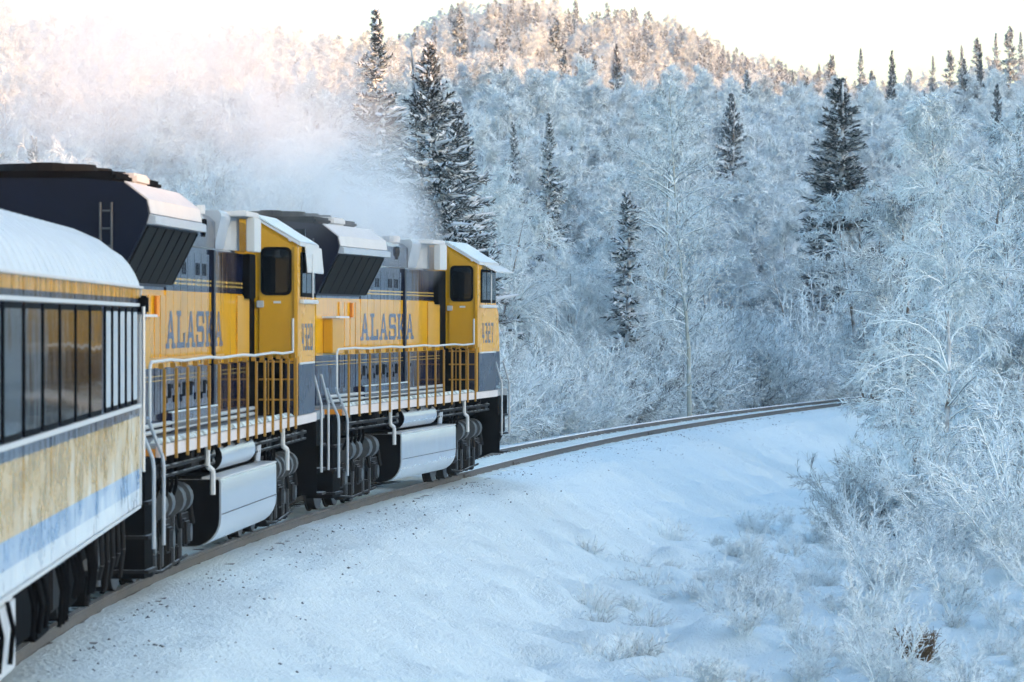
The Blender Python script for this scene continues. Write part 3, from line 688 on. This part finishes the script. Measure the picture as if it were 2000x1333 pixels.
    for s in (1, -1):
        g = MB(); a, c = (HW + .03) * s, 1.315 * s
        g.prism([(a, 3.60), (c - .02 * s, 4.235), (c, 4.225), (a + .02 * s, 3.59)], -9.15, -4.50)
        g = g.build('radiator_grille', 'grille', rad)
        mb = MB()
        for q in range(6):
            yy_ = -8.4 + q * .75; mb.prism([(a + .002 * s, 3.61), (c - .016 * s, 4.232), (c + .012 * s, 4.222), (a + .03 * s, 3.60)], yy_, yy_ + .03)
        mb.build('grille_rib', 'black', g)
        MB().prism([(1.30 * s, 4.253), (1.40 * s, 4.253), (1.40 * s, 4.345), (1.33 * s, 4.37)], -9.2, -4.36).build('radiator_fascia', 'panel', rad)
        MB().prism([(1.335 * s, 4.375), (1.345 * s, 4.375), (1.315 * s, 4.54), (1.05 * s, 4.745), (1.04 * s, 4.735), (1.302 * s, 4.53)], -9.2, -4.37).build('wing_roof', 'peach', rad)
    MB().box(-.95, .95, -9.30, -5.2, 4.74, 4.86, .04).build('roof_walk', 'black', L)
    for y in (-8.3, -7.0, -5.8):
        f_ = MB().cyl((0, y, 4.86), (0, y, 4.96), .62, 24, .58).build('radiator_fan', 'grille', L)
        MB().cyl((0, y, 4.96), (0, y, 4.985), .18, 12).build('fan_hub', 'black', f_)
    MB().box(.72, 1.0, -7.9, -6.7, 4.75, 4.88, .03).build('roof_box', 'peach', L)
    mb = MB()
    for s in (.78, 1.0 - .09): mb.tube([(s, -9.32, 3.3), (s, -9.32, 4.5)], .015)
    for q in range(6): mb.tube([(.78, -9.32, 3.4 + q * .2), (.91, -9.32, 3.4 + q * .2)], .012)
    mb.build('rear_ladder', 'dullsteel', L)
    # roof equipment
    MB().box(-.7, .7, -4.2, -2.6, 4.59, 4.72, .03).build('dynamic_brake_hatch', 'black', L)
    ex = MB().prism(rrect(-.30, .30, -.5, .5, .12), 4.59, 4.80, axis='z').build('exhaust_stack', 'black', L)
    MB().cyl((.62, .55, 4.6), (.62, .55, 4.72), .17, 14).build('cooling_cap', 'peach', L)
    lug = MB().cyl((.885, -.55, 4.42), (.91, -.55, 4.42), .09, 12).cyl((.885, -.33, 4.42), (.91, -.33, 4.42), .09, 12).prism([(-.62, 4.42), (-.26, 4.42), (-.40, 4.27), (-.48, 4.27)], .887, .905, axis='x').build('lifting_lug', 'black', L)
    # blower housing and air conditioner behind the cab
    MB().prism([(-.86, 4.14), (.86, 4.14)] + arc(.86, 4.58, .10, 0, 90, 3)[:-1] + [(.80, 4.66), (-.86, 4.66)], .97, 2.1).build('blower_housing', 'panel', L)
    MB().prism(arc(.50, 2.95, .48, -70, 70, 8) + [(0.2, 3.6), (0.2, 2.3)], 4.14, 4.60, axis='z').build('blower_drum', 'panel', L)
    MB().box(.3, 1.19, 2.0, 3.62, 4.605, 4.68, .01).build('housing_roof', 'peach', L)
    MB().box(1.10, 1.22, 2.75, 3.62, 4.12, 4.60, .012).build('equipment_box', 'white', L)
    MB().box(-.8, .8, 3.65, 5.45, 4.14, 4.58, .02).build('rear_cab_hood', 'hood', L)
    MB().box(HW + .002, HW + .10, 3.7, 4.5, 3.46, 4.10, .01).build('air_duct', 'black', L)
    MB().box(-.92, .92, 4.56, 5.5, 1.75, 4.12).build('cab_gap_fill', 'black', L)  # black block added to fill the dark gap between hood and cab
    hn = MB()
    for q in (-.18, 0, .18): hn.cyl((q, 3.0, 4.76), (q, 3.4 + abs(q), 4.78), .03, 10, .08)
    hn.build('air_horn', 'steel', L)
    # cab
    cp = [(CW, 2.62), (CW, 4.27), (HW, 4.63), (.3, 4.68), (-.3, 4.68), (-HW, 4.63), (-CW, 4.27), (-CW, 2.62)]
    cab = MB().prism(cp, 5.53, 8.2).build('cab', 'cabp', L)
    MB().prism([(CW, DECK + .005), (CW, 2.618), (-CW, 2.618), (-CW, DECK + .005)], 5.75, 8.2).build('cab_base', 'cabp', cab)
    MB().box(-1.35, 1.35, 5.56, 5.74, DECK + .006, 2.60).build('rear_recess', 'black', cab)
    mb = MB()
    for z in (1.98, 2.28, 2.54): mb.tube([(.98, 5.52, z), (1.50, 5.52, z)], .014)
    for x_ in (1.12, 1.32): mb.tube([(x_, 5.52, 1.76), (x_, 5.52, 2.6)], .012)
    mb.build('recess_guard', 'bar', cab)
    rp = [(CW + .05, 4.245), (CW + .05, 4.30), (HW, 4.665), (.3, 4.72), (-.3, 4.72), (-HW, 4.665), (-CW - .05, 4.30), (-CW - .05, 4.245), (-HW, 4.632), (-.3, 4.682), (.3, 4.682), (HW, 4.632)]
    MB().prism(rp, 5.47, 8.35).build('cab_roof', 'white', L)
    sp_ = [(CW + .04, 4.312), (HW, 4.678), (.3, 4.732), (-.3, 4.732), (-HW, 4.678), (-CW - .04, 4.312), (-HW, 4.715), (-.3, 4.775), (.3, 4.775), (HW, 4.715)]
    MB().prism(sp_, 5.50, 8.3).build('roof_snow', 'snow', L)
    # rear cab door on the walkway side
    dr = MB().box(.985, 1.50, 5.495, 5.528, 2.64, 4.05, .004)
    dr.prism([(.985, 4.05), (1.50, 4.05), (1.50, 4.24), (.985, 4.54)], 5.497, 5.528)
    dr = dr.build('cab_door', 'yellow', cab)
    pr = lambda z0, z1, a, c: rrect(a, c, z0, z1, .09)
    MB().prism(pr(3.52, 4.23, 1.01, 1.47), 5.480, 5.494).build('window_frame', 'rubber', dr)
    MB().prism(pr(3.56, 4.19, 1.045, 1.435), 5.474, 5.479).build('window', 'glass', dr)
    MB().box(.955, 1.06, 5.44, 5.494, 3.34, 3.44, .008).build('door_handle', 'steel', dr)
    MB().box(1.20, 1.31, 5.492, 5.4945, 3.40, 3.435).build('notice_plate', 'white', dr)
    MB().box(1.5, 1.56, 5.46, 5.53, DECK, 4.24, .01).build('corner_post', 'yellow', cab)
    MB().cyl((1.45, 5.46, 4.34), (1.45, 5.52, 4.34), .03, 8).build('marker_lamp', 'white', cab)
    # side of the cab
    fr = MB().prism(rrect(5.95, 8.05, 3.50, 4.16, .05), CW + .001, CW + .02, axis='x').build('side_window_frame', 'rubber', cab)
    for a, c in ((6.02, 6.62), (6.70, 7.35), (7.43, 7.98)): MB().box(CW + .021, CW + .026, a, c, 3.56, 4.11).build('pane', 'glass', fr)
    MB().box(CW + .001, CW + .07, 5.8, 8.1, 3.40, 3.46, .01).build('arm_rest', 'white', cab)
    MB().tube([(CW + .12, 6.66, 3.48), (CW + .12, 6.66, 4.14)], .012).build('window_rail', 'steel', cab)
    MB().box(CW + .001, CW + .012, 5.8, 8.15, 2.495, 2.525).build('belt_stripe', 'white', cab)
    # nose
    MB().prism([(8.2, DECK + .006), (10.0, DECK + .006), (10.15, 2.2), (9.9, 3.35), (9.3, 3.62), (8.2, 3.62)], -1.38, 1.38, axis='x', bev=.06).build('nose', 'cabp', L)
    ws = MB().prism([(8.202, 3.63), (8.62, 3.63), (8.24, 4.55), (8.202, 4.55)], -1.4, 1.4, axis='x').build('windshield', 'glass', L)
    # handrail and stanchions
    HR = 2.685
    pts = [(1.50, -10.45, 2.02), (1.50, -10.45, 2.60), (1.50, -10.40, 2.655), (1.50, -10.3, HR)] + [(1.50, -10 + 15.2 * i / 12, HR + .012 * math.sin(i * 2.1)) for i in range(13)] + [(1.5, 5.36, HR), (1.5, 5.36, 3.18)]
    hr = MB().tube(pts, .018, 8).build('handrail', 'white', L, smooth=True)
    MB().tube([(-a, c, d_) for a, c, d_ in pts], .026, 6).build('handrail', 'white', L, smooth=True)
    me = None
    for i in range(15):
        y = -9.72 + i * 1.06
        if me is None:
            o = MB().box(1.552, 1.585, -.028, .028, 1.56, 2.60, .004).box(1.50, 1.56, -.02, .02, 2.60, 2.66).build('stanchion', 'bar', L); me = o.data; o.location = (0, y, 0)
        else: o = link('stanchion', me, L, (0, y, 0))
        link('stanchion', me, L, (-3.085, y, 0))
    # rear corner steps
    st = MB().box(1.05, 1.48, -10.75, -10.05, .28, 1.62).build('step_well', 'black', L)
    for z in (.34, .72, 1.10): MB().box(1.05, 1.53, -10.8, -10.06, z, z + .04).build('step', 'grease', st)
    for y in (-10.86, -10.02):
        MB().tube([(1.50, y - .5, 2.06), (1.50, y - .45, 2.0), (1.585, y, 1.62), (1.60, y, 1.5), (1.60, y, .62)], .022, 7).build('step_rail', 'panel', L, smooth=True)
    # front corner steps and pilot
    st = MB().box(.9, 1.12, 9.45, 10.1, .55, 1.60).box(1.12, 1.46, 9.42, 9.45, .42, 1.60).build('step_well', 'black', L)
    for z in (.42, .80, 1.18): MB().box(1.1, 1.54, 9.46, 10.15, z, z + .035).build('step', 'grease', st)
    for y in (8.75, 9.9): MB().tube([(1.52, y - .35, 2.3), (1.60, y, 1.85), (1.60, y, .8)], .02, 7).build('step_rail', 'steel', L, smooth=True)
    MB().prism([(-1.42, 1.2), (1.42, 1.2), (1.42, .85), (1.22, .42), (.7, .2), (-.7, .2), (-1.22, .42), (-1.42, .85)], 10.3, 10.55).build('snow_plough', 'black', L)
    MB().box(-1.5, 1.5, 8.9, 10.3, 1.2, 1.598).build('pilot_beam', 'black', L)
    MB().box(-1.4, 1.4, -10.1, -9.99, .55, 1.59).build('rear_end_sheet', 'blue', L)
    for y0, y1 in ((-11.25, -10.1), (10.3, 11.25)): MB().box(-.16, .16, y0, y1, .78, 1.05, .03).build('coupler', 'grease', L)
    # fuel tank with rounded lower side
    side = [(1.53, 1.15), (1.55, 1.12), (1.55, .86)] + [(1.22 + .33 * math.cos(R(a)), .66 + .36 * math.sin(R(a)) - .0) for a in (0, -15, -30, -45, -60, -75, -90)]
    tp = [(-1.22, 1.15)] + side + [(-1.22, .30)]
    tp = side + [(-a, c) for a, c in reversed(side)]
    tk = MB().prism(tp, -4.07, 2.55).build('fuel_tank', 'tank', L, smooth=True)
    MB().prism([(a * .985, .725 + (c - .725) * .985) for a, c in tp], -4.10, -4.071).build('tank_end', 'black', tk)
    MB().box(1.30, 1.556, -4.05, 2.53, 1.151, 1.175, .004).build('tank_top_edge', 'white', tk)
    MB().box(1.5515, 1.556, -4.0, 2.5, .70, .708).build('tank_seam', 'black', tk)
    MB().box(.2, 1.29, -4.0, 2.5, 1.15, 1.19).build('tank_top', 'black', tk)
    ar = MB().cyl((1.27, -3.16, 1.40), (1.27, .75, 1.40), .185, 20).build('air_reservoir', 'tank', L, smooth=True)
    MB().cyl((1.27, -3.20, 1.40), (1.27, -3.163, 1.40), .18, 20, .187).build('reservoir_end', 'black', ar)
    for y in (-4.75, 4.3):
        MB().tube([(1.46, y, 1.6), (1.46, y, 1.34), (1.52, y + .05, 1.28), (1.52, y + .05, .98)], .035, 7).build('drain_pipe', 'white', L)
    for y in (1.35, 1.55): MB().tube([(1.40, y, 1.2), (1.40, y + .15, 1.42)], .03).build('filler_pipe', 'panel', L)
    # trucks
    def truck(y0):
        t = MB()
        for s in (1, -1):
            x0, x1 = sorted((s * .95, s * 1.16))
            t.prism([(y0 - 2.25, .62), (y0 - 1.95, .78), (y0 - 1.3, .60), (y0 - .4, .60), (y0 + .4, .60), (y0 + 1.3, .60), (y0 + 1.95, .78), (y0 + 2.25, .62), (y0 + 2.2, .98), (y0 + .8, 1.06), (y0 - .8, 1.06), (y0 - 2.2, .98)], x0, x1, axis='x')
        t.box(-.94, .94, y0 - 2.1, y0 + 2.1, .62, .9)
        tr = t.build('truck', 'grease', L)
        for q in (-1.67, 0, 1.67):
            for s in (1, -1):
                wh = MB().cyl((s * .69, y0 + q, .53), (s * .82, y0 + q, .53), .53, 26).cyl((s * .66, y0 + q, .53), (s * .69, y0 + q, .53), .56, 26).build('wheel', 'grease', tr)
                MB().cyl((s * .821, y0 + q, .53), (s * .828, y0 + q, .53), .52, 26, .50).cyl((s * .83, y0 + q, .53), (s * .95, y0 + q, .53), .16, 14).build('wheel_rim', 'dullsteel', wh)
            s = 1
            MB().box(1.00, 1.26, y0 + q - .20, y0 + q + .20, .36, .70, .03).build('axle_box', 'grease', tr)
            for e in (-.34, .34): MB().cyl((1.1, y0 + q + e, .62), (1.1, y0 + q + e, .96), .09, 10).build('spring', 'grease', tr)
        for q in (-1.15, -.5, .55, 1.25):
            MB().cyl((1.17, y0 + q - .20, .98), (1.17, y0 + q + .16, .98), .19, 16).cyl((1.17, y0 + q - .24, .98), (1.17, y0 + q - .20, .98), .205, 16).build('brake_cylinder', 'dullsteel', tr, smooth=True)
            MB().box(1.18, 1.23, y0 + q - .03, y0 + q + .05, .22, .9, .01).build('brake_hanger', 'dullsteel', tr)
            MB().box(1.02, 1.2, y0 + q - .10, y0 + q + .12, .14, .40, .02).build('brake_shoe', 'grease', tr)
        for q in (-2.0, -.85, .85, 2.0):
            MB().tube([(1.20, y0 + q, 1.06), (1.24, y0 + q + .25, .62)], .035, 7).build('damper', 'grease', tr)
        for q in (-1.67, 0, 1.67):
            MB().prism([(y0 + q - .75, .66), (y0 + q - .2, .46), (y0 + q + .2, .46), (y0 + q + .75, .66), (y0 + q + .7, .76), (y0 + q - .7, .76)], 1.165, 1.20, axis='x').build('equaliser_arm', 'grease', tr)
            MB().cyl((1.26, y0 + q, .53), (1.30, y0 + q, .53), .11, 14).build('axle_cap', 'dullsteel', tr)
        MB().tube([(1.22, y0 - 2.0, .24), (1.22, y0 - .6, .17), (1.22, y0 + 1.8, .24)], .02).build('sand_pipe', 'grease', tr)
    truck(-6.75); truck(6.15)
    # boxes, brackets and pipes hung in the shadow under the walkway
    for y in [-9.2 + i * 1.31 for i in range(14)]:
        MB().prism([(1.05, 1.598), (1.47, 1.598), (1.47, 1.53), (1.05, 1.28)], y, y + .03).build('walkway_bracket', 'black', L)
    for y, l, z in ((-8.9, .7, 1.30), (-5.6, .8, 1.34), (1.2, .5, 1.36), (2.9, .9, 1.28), (4.9, .6, 1.34), (6.6, .8, 1.3), (7.9, .5, 1.33)):
        MB().box(1.08, 1.36, y, y + l, z, 1.59, .02).build('hanging_box', 'grease', L)
    for z, r_ in ((1.44, .028), (1.34, .02)):
        MB().tube([(1.40, -8.8, z), (1.40, -3.6, z), (1.36, -3.4, z + .06)], r_, 6).build('air_pipe', 'grease', L); MB().tube([(1.40, .9, z), (1.40, 8.2, z)], r_, 6).build('air_pipe', 'grease', L)
    # hanging pipes under the walkway
    for i in range(9):
        y = -8.6 + i * .4 + (i > 4) * 9.5; MB().tube([(1.35, y, 1.5), (1.35, y + .05, 1.2), (1.25, y + .2, 1.0 - .1 * (i % 3))], .022, 6).build('air_hose', 'black', L)
    glyphs([letter_polys(c) for c in 'ALASKA'], HW + .0145, -4.92, 2.80, .92, .47, 1.02, .003, 'lettering', 'letter', L)
    return L
def awning(L, tip):
    MB().prism([(CW + .055, 4.235), (CW + .065, 4.255), (CW + tip[0] + .01, tip[1] + .02), (CW + tip[0], tip[1])], 6.1, 8.6).build('window_awning', 'white', [c for c in L.children if c.name.startswith('cab_roof')][0])
def number(L, txt):
    glyphs([[[(a, c), (b_, c), (b_, d), (a, d)] for a, b_, c, d in DIG[ch]] for ch in txt], CW + .0015, 6.15, 2.70, .36, .40, .44, .002, 'road_number', 'letter', [c for c in L.children if c.name == 'cab' or c.name.startswith('cab.')][0])
loco = make_loco()
lo2 = copy_tree(loco)
for L, (px, py, h, roll, z0, pit), lb, num, tip in ((lo2, (-2.9431, 82.7922, .1318, -.0, 0.0, 0.0), 'yellow and navy diesel locomotive leading the train, front cab clear of smoke', '4327', (.30, 4.10)),
                          (loco, (-4.9965, 60.3576, .052, -.0, 0, -.0), 'yellow and navy diesel locomotive second in line, coupled to the coach', '4320', (.09, 3.86))):
    L.location = (px, py, z0); L.rotation_euler = (pit, roll, -h); tag(L, lb, 'locomotive', 'locomotives of the train')
    awning(L, tip); number(L, num)

# ---------------------------------------------------------------- coach at the left edge
def make_coach():
    Cc = empty('passenger_coach'); W = 1.53; y1 = 12.6; y0 = -12.6
    side = [(W - .03, 1.08), (W, 1.14), (W, 3.50)]
    roof = [(W - .01, 3.55), (W - .06, 3.66), (W - .12, 3.76), (W - .20, 3.85), (W - .32, 3.93), (W - .45, 4.03), (W - .75, 4.16), (W - 1.1, 4.25), (0, 4.29)]
    body = [(-a, c) for a, c in side] ; body = side + [(-a, c) for a, c in reversed(side)]
    bd = MB().prism(body, y0, y1).build('body', 'car', Cc)
    rp = [(W + .015, 3.505)] + roof; rp = rp + [(-a, c) for a, c in reversed(rp[:-1])]
    rf = MB().prism(rp, y0 - .02, y1 + .02).build('roof', 'coachroof', Cc, smooth=True)
    rib = None
    for i in range(40):
        if rib is None:
            rib = MB().prism([(a_ + .004, c_ + .004) for a_, c_ in roof[:7]] + [(a_ - .004, c_ - .006) for a_, c_ in reversed(roof[:7])], 0, .025).build('roof_rib', 'coachroof', rf); me = rib.data
        else: rib = link('roof_rib', me, rf)
        rib.location = (0, y0 + .3 + i * .64, 0)
    MB().box(W + .016, W + .05, y0, y1, 3.495, 3.52, .006).build('gutter', 'peach', Cc)
    MB().box(W + .001, W + .012, y0, y1 - .1, 3.30, 3.335).build('window_top_rail', 'white', Cc)
    MB().box(W + .001, W + .035, y0, y1 - .1, 2.20, 2.245, .006).build('window_sill_rail', 'white', Cc)
    MB().box(W + .001, W + .02, y0, y1, 1.10, 1.13).build('skirt_rail', 'white', Cc)
    # windows: five narrow ones at the front, wide ones behind
    wins = [(11.9 - i * 1.05 - .62, 11.9 - i * 1.05) for i in range(5)]
    y = 6.45
    while y > y0 + 2: wins.append((y - 1.42, y)); y -= 1.75
    for a, c in wins:
        f_ = MB().prism(rrect(a - .05, c + .05, 2.25, 3.29, .08), W + .001, W + .016, axis='x').build('window_frame', 'rubber', Cc)
        g_ = MB().prism(rrect(a, c, 2.30, 3.24, .06), W + .0165, W + .019, axis='x').build('window', 'glarepane' if c - a < 1 else 'carglass', f_)
    for i in range(9):
        MB().box(W + .001, W + .004, y1 - 1.4 - i * 2.63, y1 - 1.385 - i * 2.63, 1.15, 3.48).build('panel_seam', 'car', Cc)
    MB().tube([(W + .06, y1 - .25, 1.5), (W + .06, y1 - .25, 3.3)], .02).build('grab_rail', 'steel', Cc)
    MB().box(W - .1, W + .02, y1 + .0, y1 + .12, 1.12, 3.5, .01).build('end_post', 'steel', Cc)
    MB().box(W + .0, W + .10, y1 - .12, y1 + .06, 3.22, 3.42, .02).build('marker_lamp', 'rubber', Cc)
    MB().box(-.6, .6, y1, y1 + .45, 1.2, 3.5).build('end_diaphragm', 'rubber', Cc)
    MB().box(-1.3, 1.3, y0 + .5, y1 - .4, .80, 1.07).build('underframe', 'black', Cc)
    # underfloor gear
    for a, c, z, mt in ((-5.4, -2.4, .50, 'white'), (-1.7, .4, .55, 'black'), (1.0, 2.2, .46, 'black'), (2.6, 4.0, .6, 'grease'), (4.4, 5.4, .52, 'black')):
        bx_ = MB().box(.7, W - .02 if mt == 'white' else W - .14, a, c, z, 1.06, .02).build('equipment_box', mt, Cc)
        for q in range(3): MB().tube([(W - .01, a + .4 + q * .9 * (c - a) / 3, 1.06), (W + .03, a + .45 + q * .9 * (c - a) / 3, .86), (W + .01, a + .4 + q * .9 * (c - a) / 3, z + .1)], .02, 6).build('hose', 'black', bx_)
    for q in range(7):
        y = 5.8 + q * .8; MB().tube([(W - .06, y, 1.08), (W - .05, y + .05, .75), (W - .09, y + .12, .45 + .08 * (q % 3))], .025, 6).build('drain_pipe', 'grease', Cc)
    for yb in (-9.2, 9.2):
        t = MB()
        for s in (1, -1):
            a, c = sorted((s * .98, s * 1.2)); t.prism([(yb - 1.9, .52), (yb - 1.2, .40), (yb + 1.2, .40), (yb + 1.9, .52), (yb + 1.8, .80), (yb - 1.8, .80)], a, c, axis='x')
        t.box(-1, 1, yb - .5, yb + .5, .4, .8); tr = t.build('bogie', 'grease', Cc)
        for q in (-1.25, 1.25):
            for s in (1, -1): MB().cyl((s * .68, yb + q, .46), (s * .82, yb + q, .46), .46, 24).build('wheel', 'grease', tr)
            MB().box(1.05, 1.32, yb + q - .2, yb + q + .2, .32, .66, .03).build('axle_box', 'black', tr)
        for q in (-.35, .35): MB().cyl((1.2, yb + q, .42), (1.2, yb + q, .86), .12, 12).build('spring', 'dullsteel', tr)
        MB().tube([(1.3, yb - .5, .9), (1.3, yb - .1, .6), (1.28, yb + .5, .8)], .03).build('damper', 'dullsteel', tr)
    return Cc
coach = make_coach(); coach.location = (-5.33 , 36.25, 0); coach.rotation_euler = (0, 0, .022)
tag(coach, 'yellow and blue passenger coach with snowy roof at the left edge', 'passenger coach')

# ---------------------------------------------------------------- exhaust steam and the cold haze of the valley
def steam():
    A, B = Vector((-2.1, 87.5, 4.3)), Vector((-8.0, 53.0, 9.2)); ax = (B - A); Ln = ax.length; r0, r1 = .8, 4.4
    n, k = 28, 26; V = []; ys = np.linspace(0, 1, k)
    for t in ys:
        e = min(1, (t / .03) ** .5 if t < .03 else 1, ((1 - t) / .12) ** .5 if t > .88 else 1) if 0 < t < 1 else .02
        r = (r0 + (r1 - r0) * t ** .72) * max(e, .02) * 1.05
        for j in range(n): V.append((r * math.cos(6.2832 * j / n), t * Ln, r * math.sin(6.2832 * j / n)))
    i = np.arange(n * k).reshape(k, n)
    Fq = np.stack([i[:-1], np.roll(i[:-1], -1, 1), np.roll(i[1:], -1, 1), i[1:]], -1).reshape(-1, 4)
    me = mesh_np('exhaust_steam', np.array(V), [Fq, i[0][None, ::-1], i[-1][None]], [])
    bm = bmesh.new(); bm.from_mesh(me); bmesh.ops.recalc_face_normals(bm, faces=bm.faces)
    if bm.calc_volume(signed=True) < 0: bmesh.ops.reverse_faces(bm, faces=bm.faces)
    bm.to_mesh(me); bm.free()
    m = bpy.data.materials.new('steam'); m.use_nodes = True; nt = m.node_tree; nt.nodes.remove(nt.nodes['Principled BSDF'])
    pv = N(nt, 'VolumePrincipled', Anisotropy=0.0); pv.inputs['Color'].default_value = (.96, .955, .95, 1)
    v = coord(nt); s = N(nt, 'SeparateXYZ'); nt.links.new(v, s.inputs[0])
    t = math_(nt, 'DIVIDE', s.outputs[1], Ln)
    rr = math_(nt, 'ADD', math_(nt, 'MULTIPLY', math_(nt, 'POWER', math_(nt, 'MAXIMUM', t, 0.0), .72), r1 - r0), r0)
    rad = math_(nt, 'DIVIDE', math_(nt, 'SQRT', math_(nt, 'ADD', math_(nt, 'MULTIPLY', s.outputs[0], s.outputs[0]), math_(nt, 'MULTIPLY', s.outputs[2], s.outputs[2]))), rr)
    fall = ramp(nt, rad, [(0.25, 1.0), (1.0, 0.0)])
    mp = N(nt, 'Mapping'); mp.inputs['Scale'].default_value = (1, .6, 1); nt.links.new(v, mp.inputs[0])
    nz = ramp(nt, noise(nt, .50, 5, mp.outputs[0], .6), [(.40, 0.0), (.68, 1.0)])
    axial = ramp(nt, t, [(0.0, 1.0), (0.05, .85), (.16, .24), (.5, .14), (.85, .07), (1.0, 0.0)])
    d = math_(nt, 'MULTIPLY', math_(nt, 'MULTIPLY', fall, nz), math_(nt, 'MULTIPLY', axial, STEAM))
    nt.links.new(d, pv.inputs['Density']); nt.links.new(pv.outputs[0], nt.nodes['Material Output'].inputs['Volume'])
    me.materials.append(m)
    o = link('exhaust_steam', me, None, A); o.rotation_euler = ax.to_track_quat('Y', 'Z').to_euler()
    tag(o, 'pale sunlit exhaust steam drifting back over the locomotives', 'steam', kind='stuff')
STEAM = 2.2
steam()

def haze():
    mb = MB().box(-960, 1200, -300, 3300, -8, 130); o = mb.build('haze', M['snow']); o.data.materials.clear()
    m = bpy.data.materials.new('haze'); m.use_nodes = True; nt = m.node_tree; nt.nodes.remove(nt.nodes['Principled BSDF'])
    pv = N(nt, 'VolumePrincipled', Density=0.00016, Anisotropy=0.0); pv.inputs['Color'].default_value = (.95, .96, .97, 1)
    nt.links.new(pv.outputs[0], nt.nodes['Material Output'].inputs['Volume']); o.data.materials.append(m)
    tag(o, 'thin cold haze filling the valley', 'haze', kind='stuff')
haze()
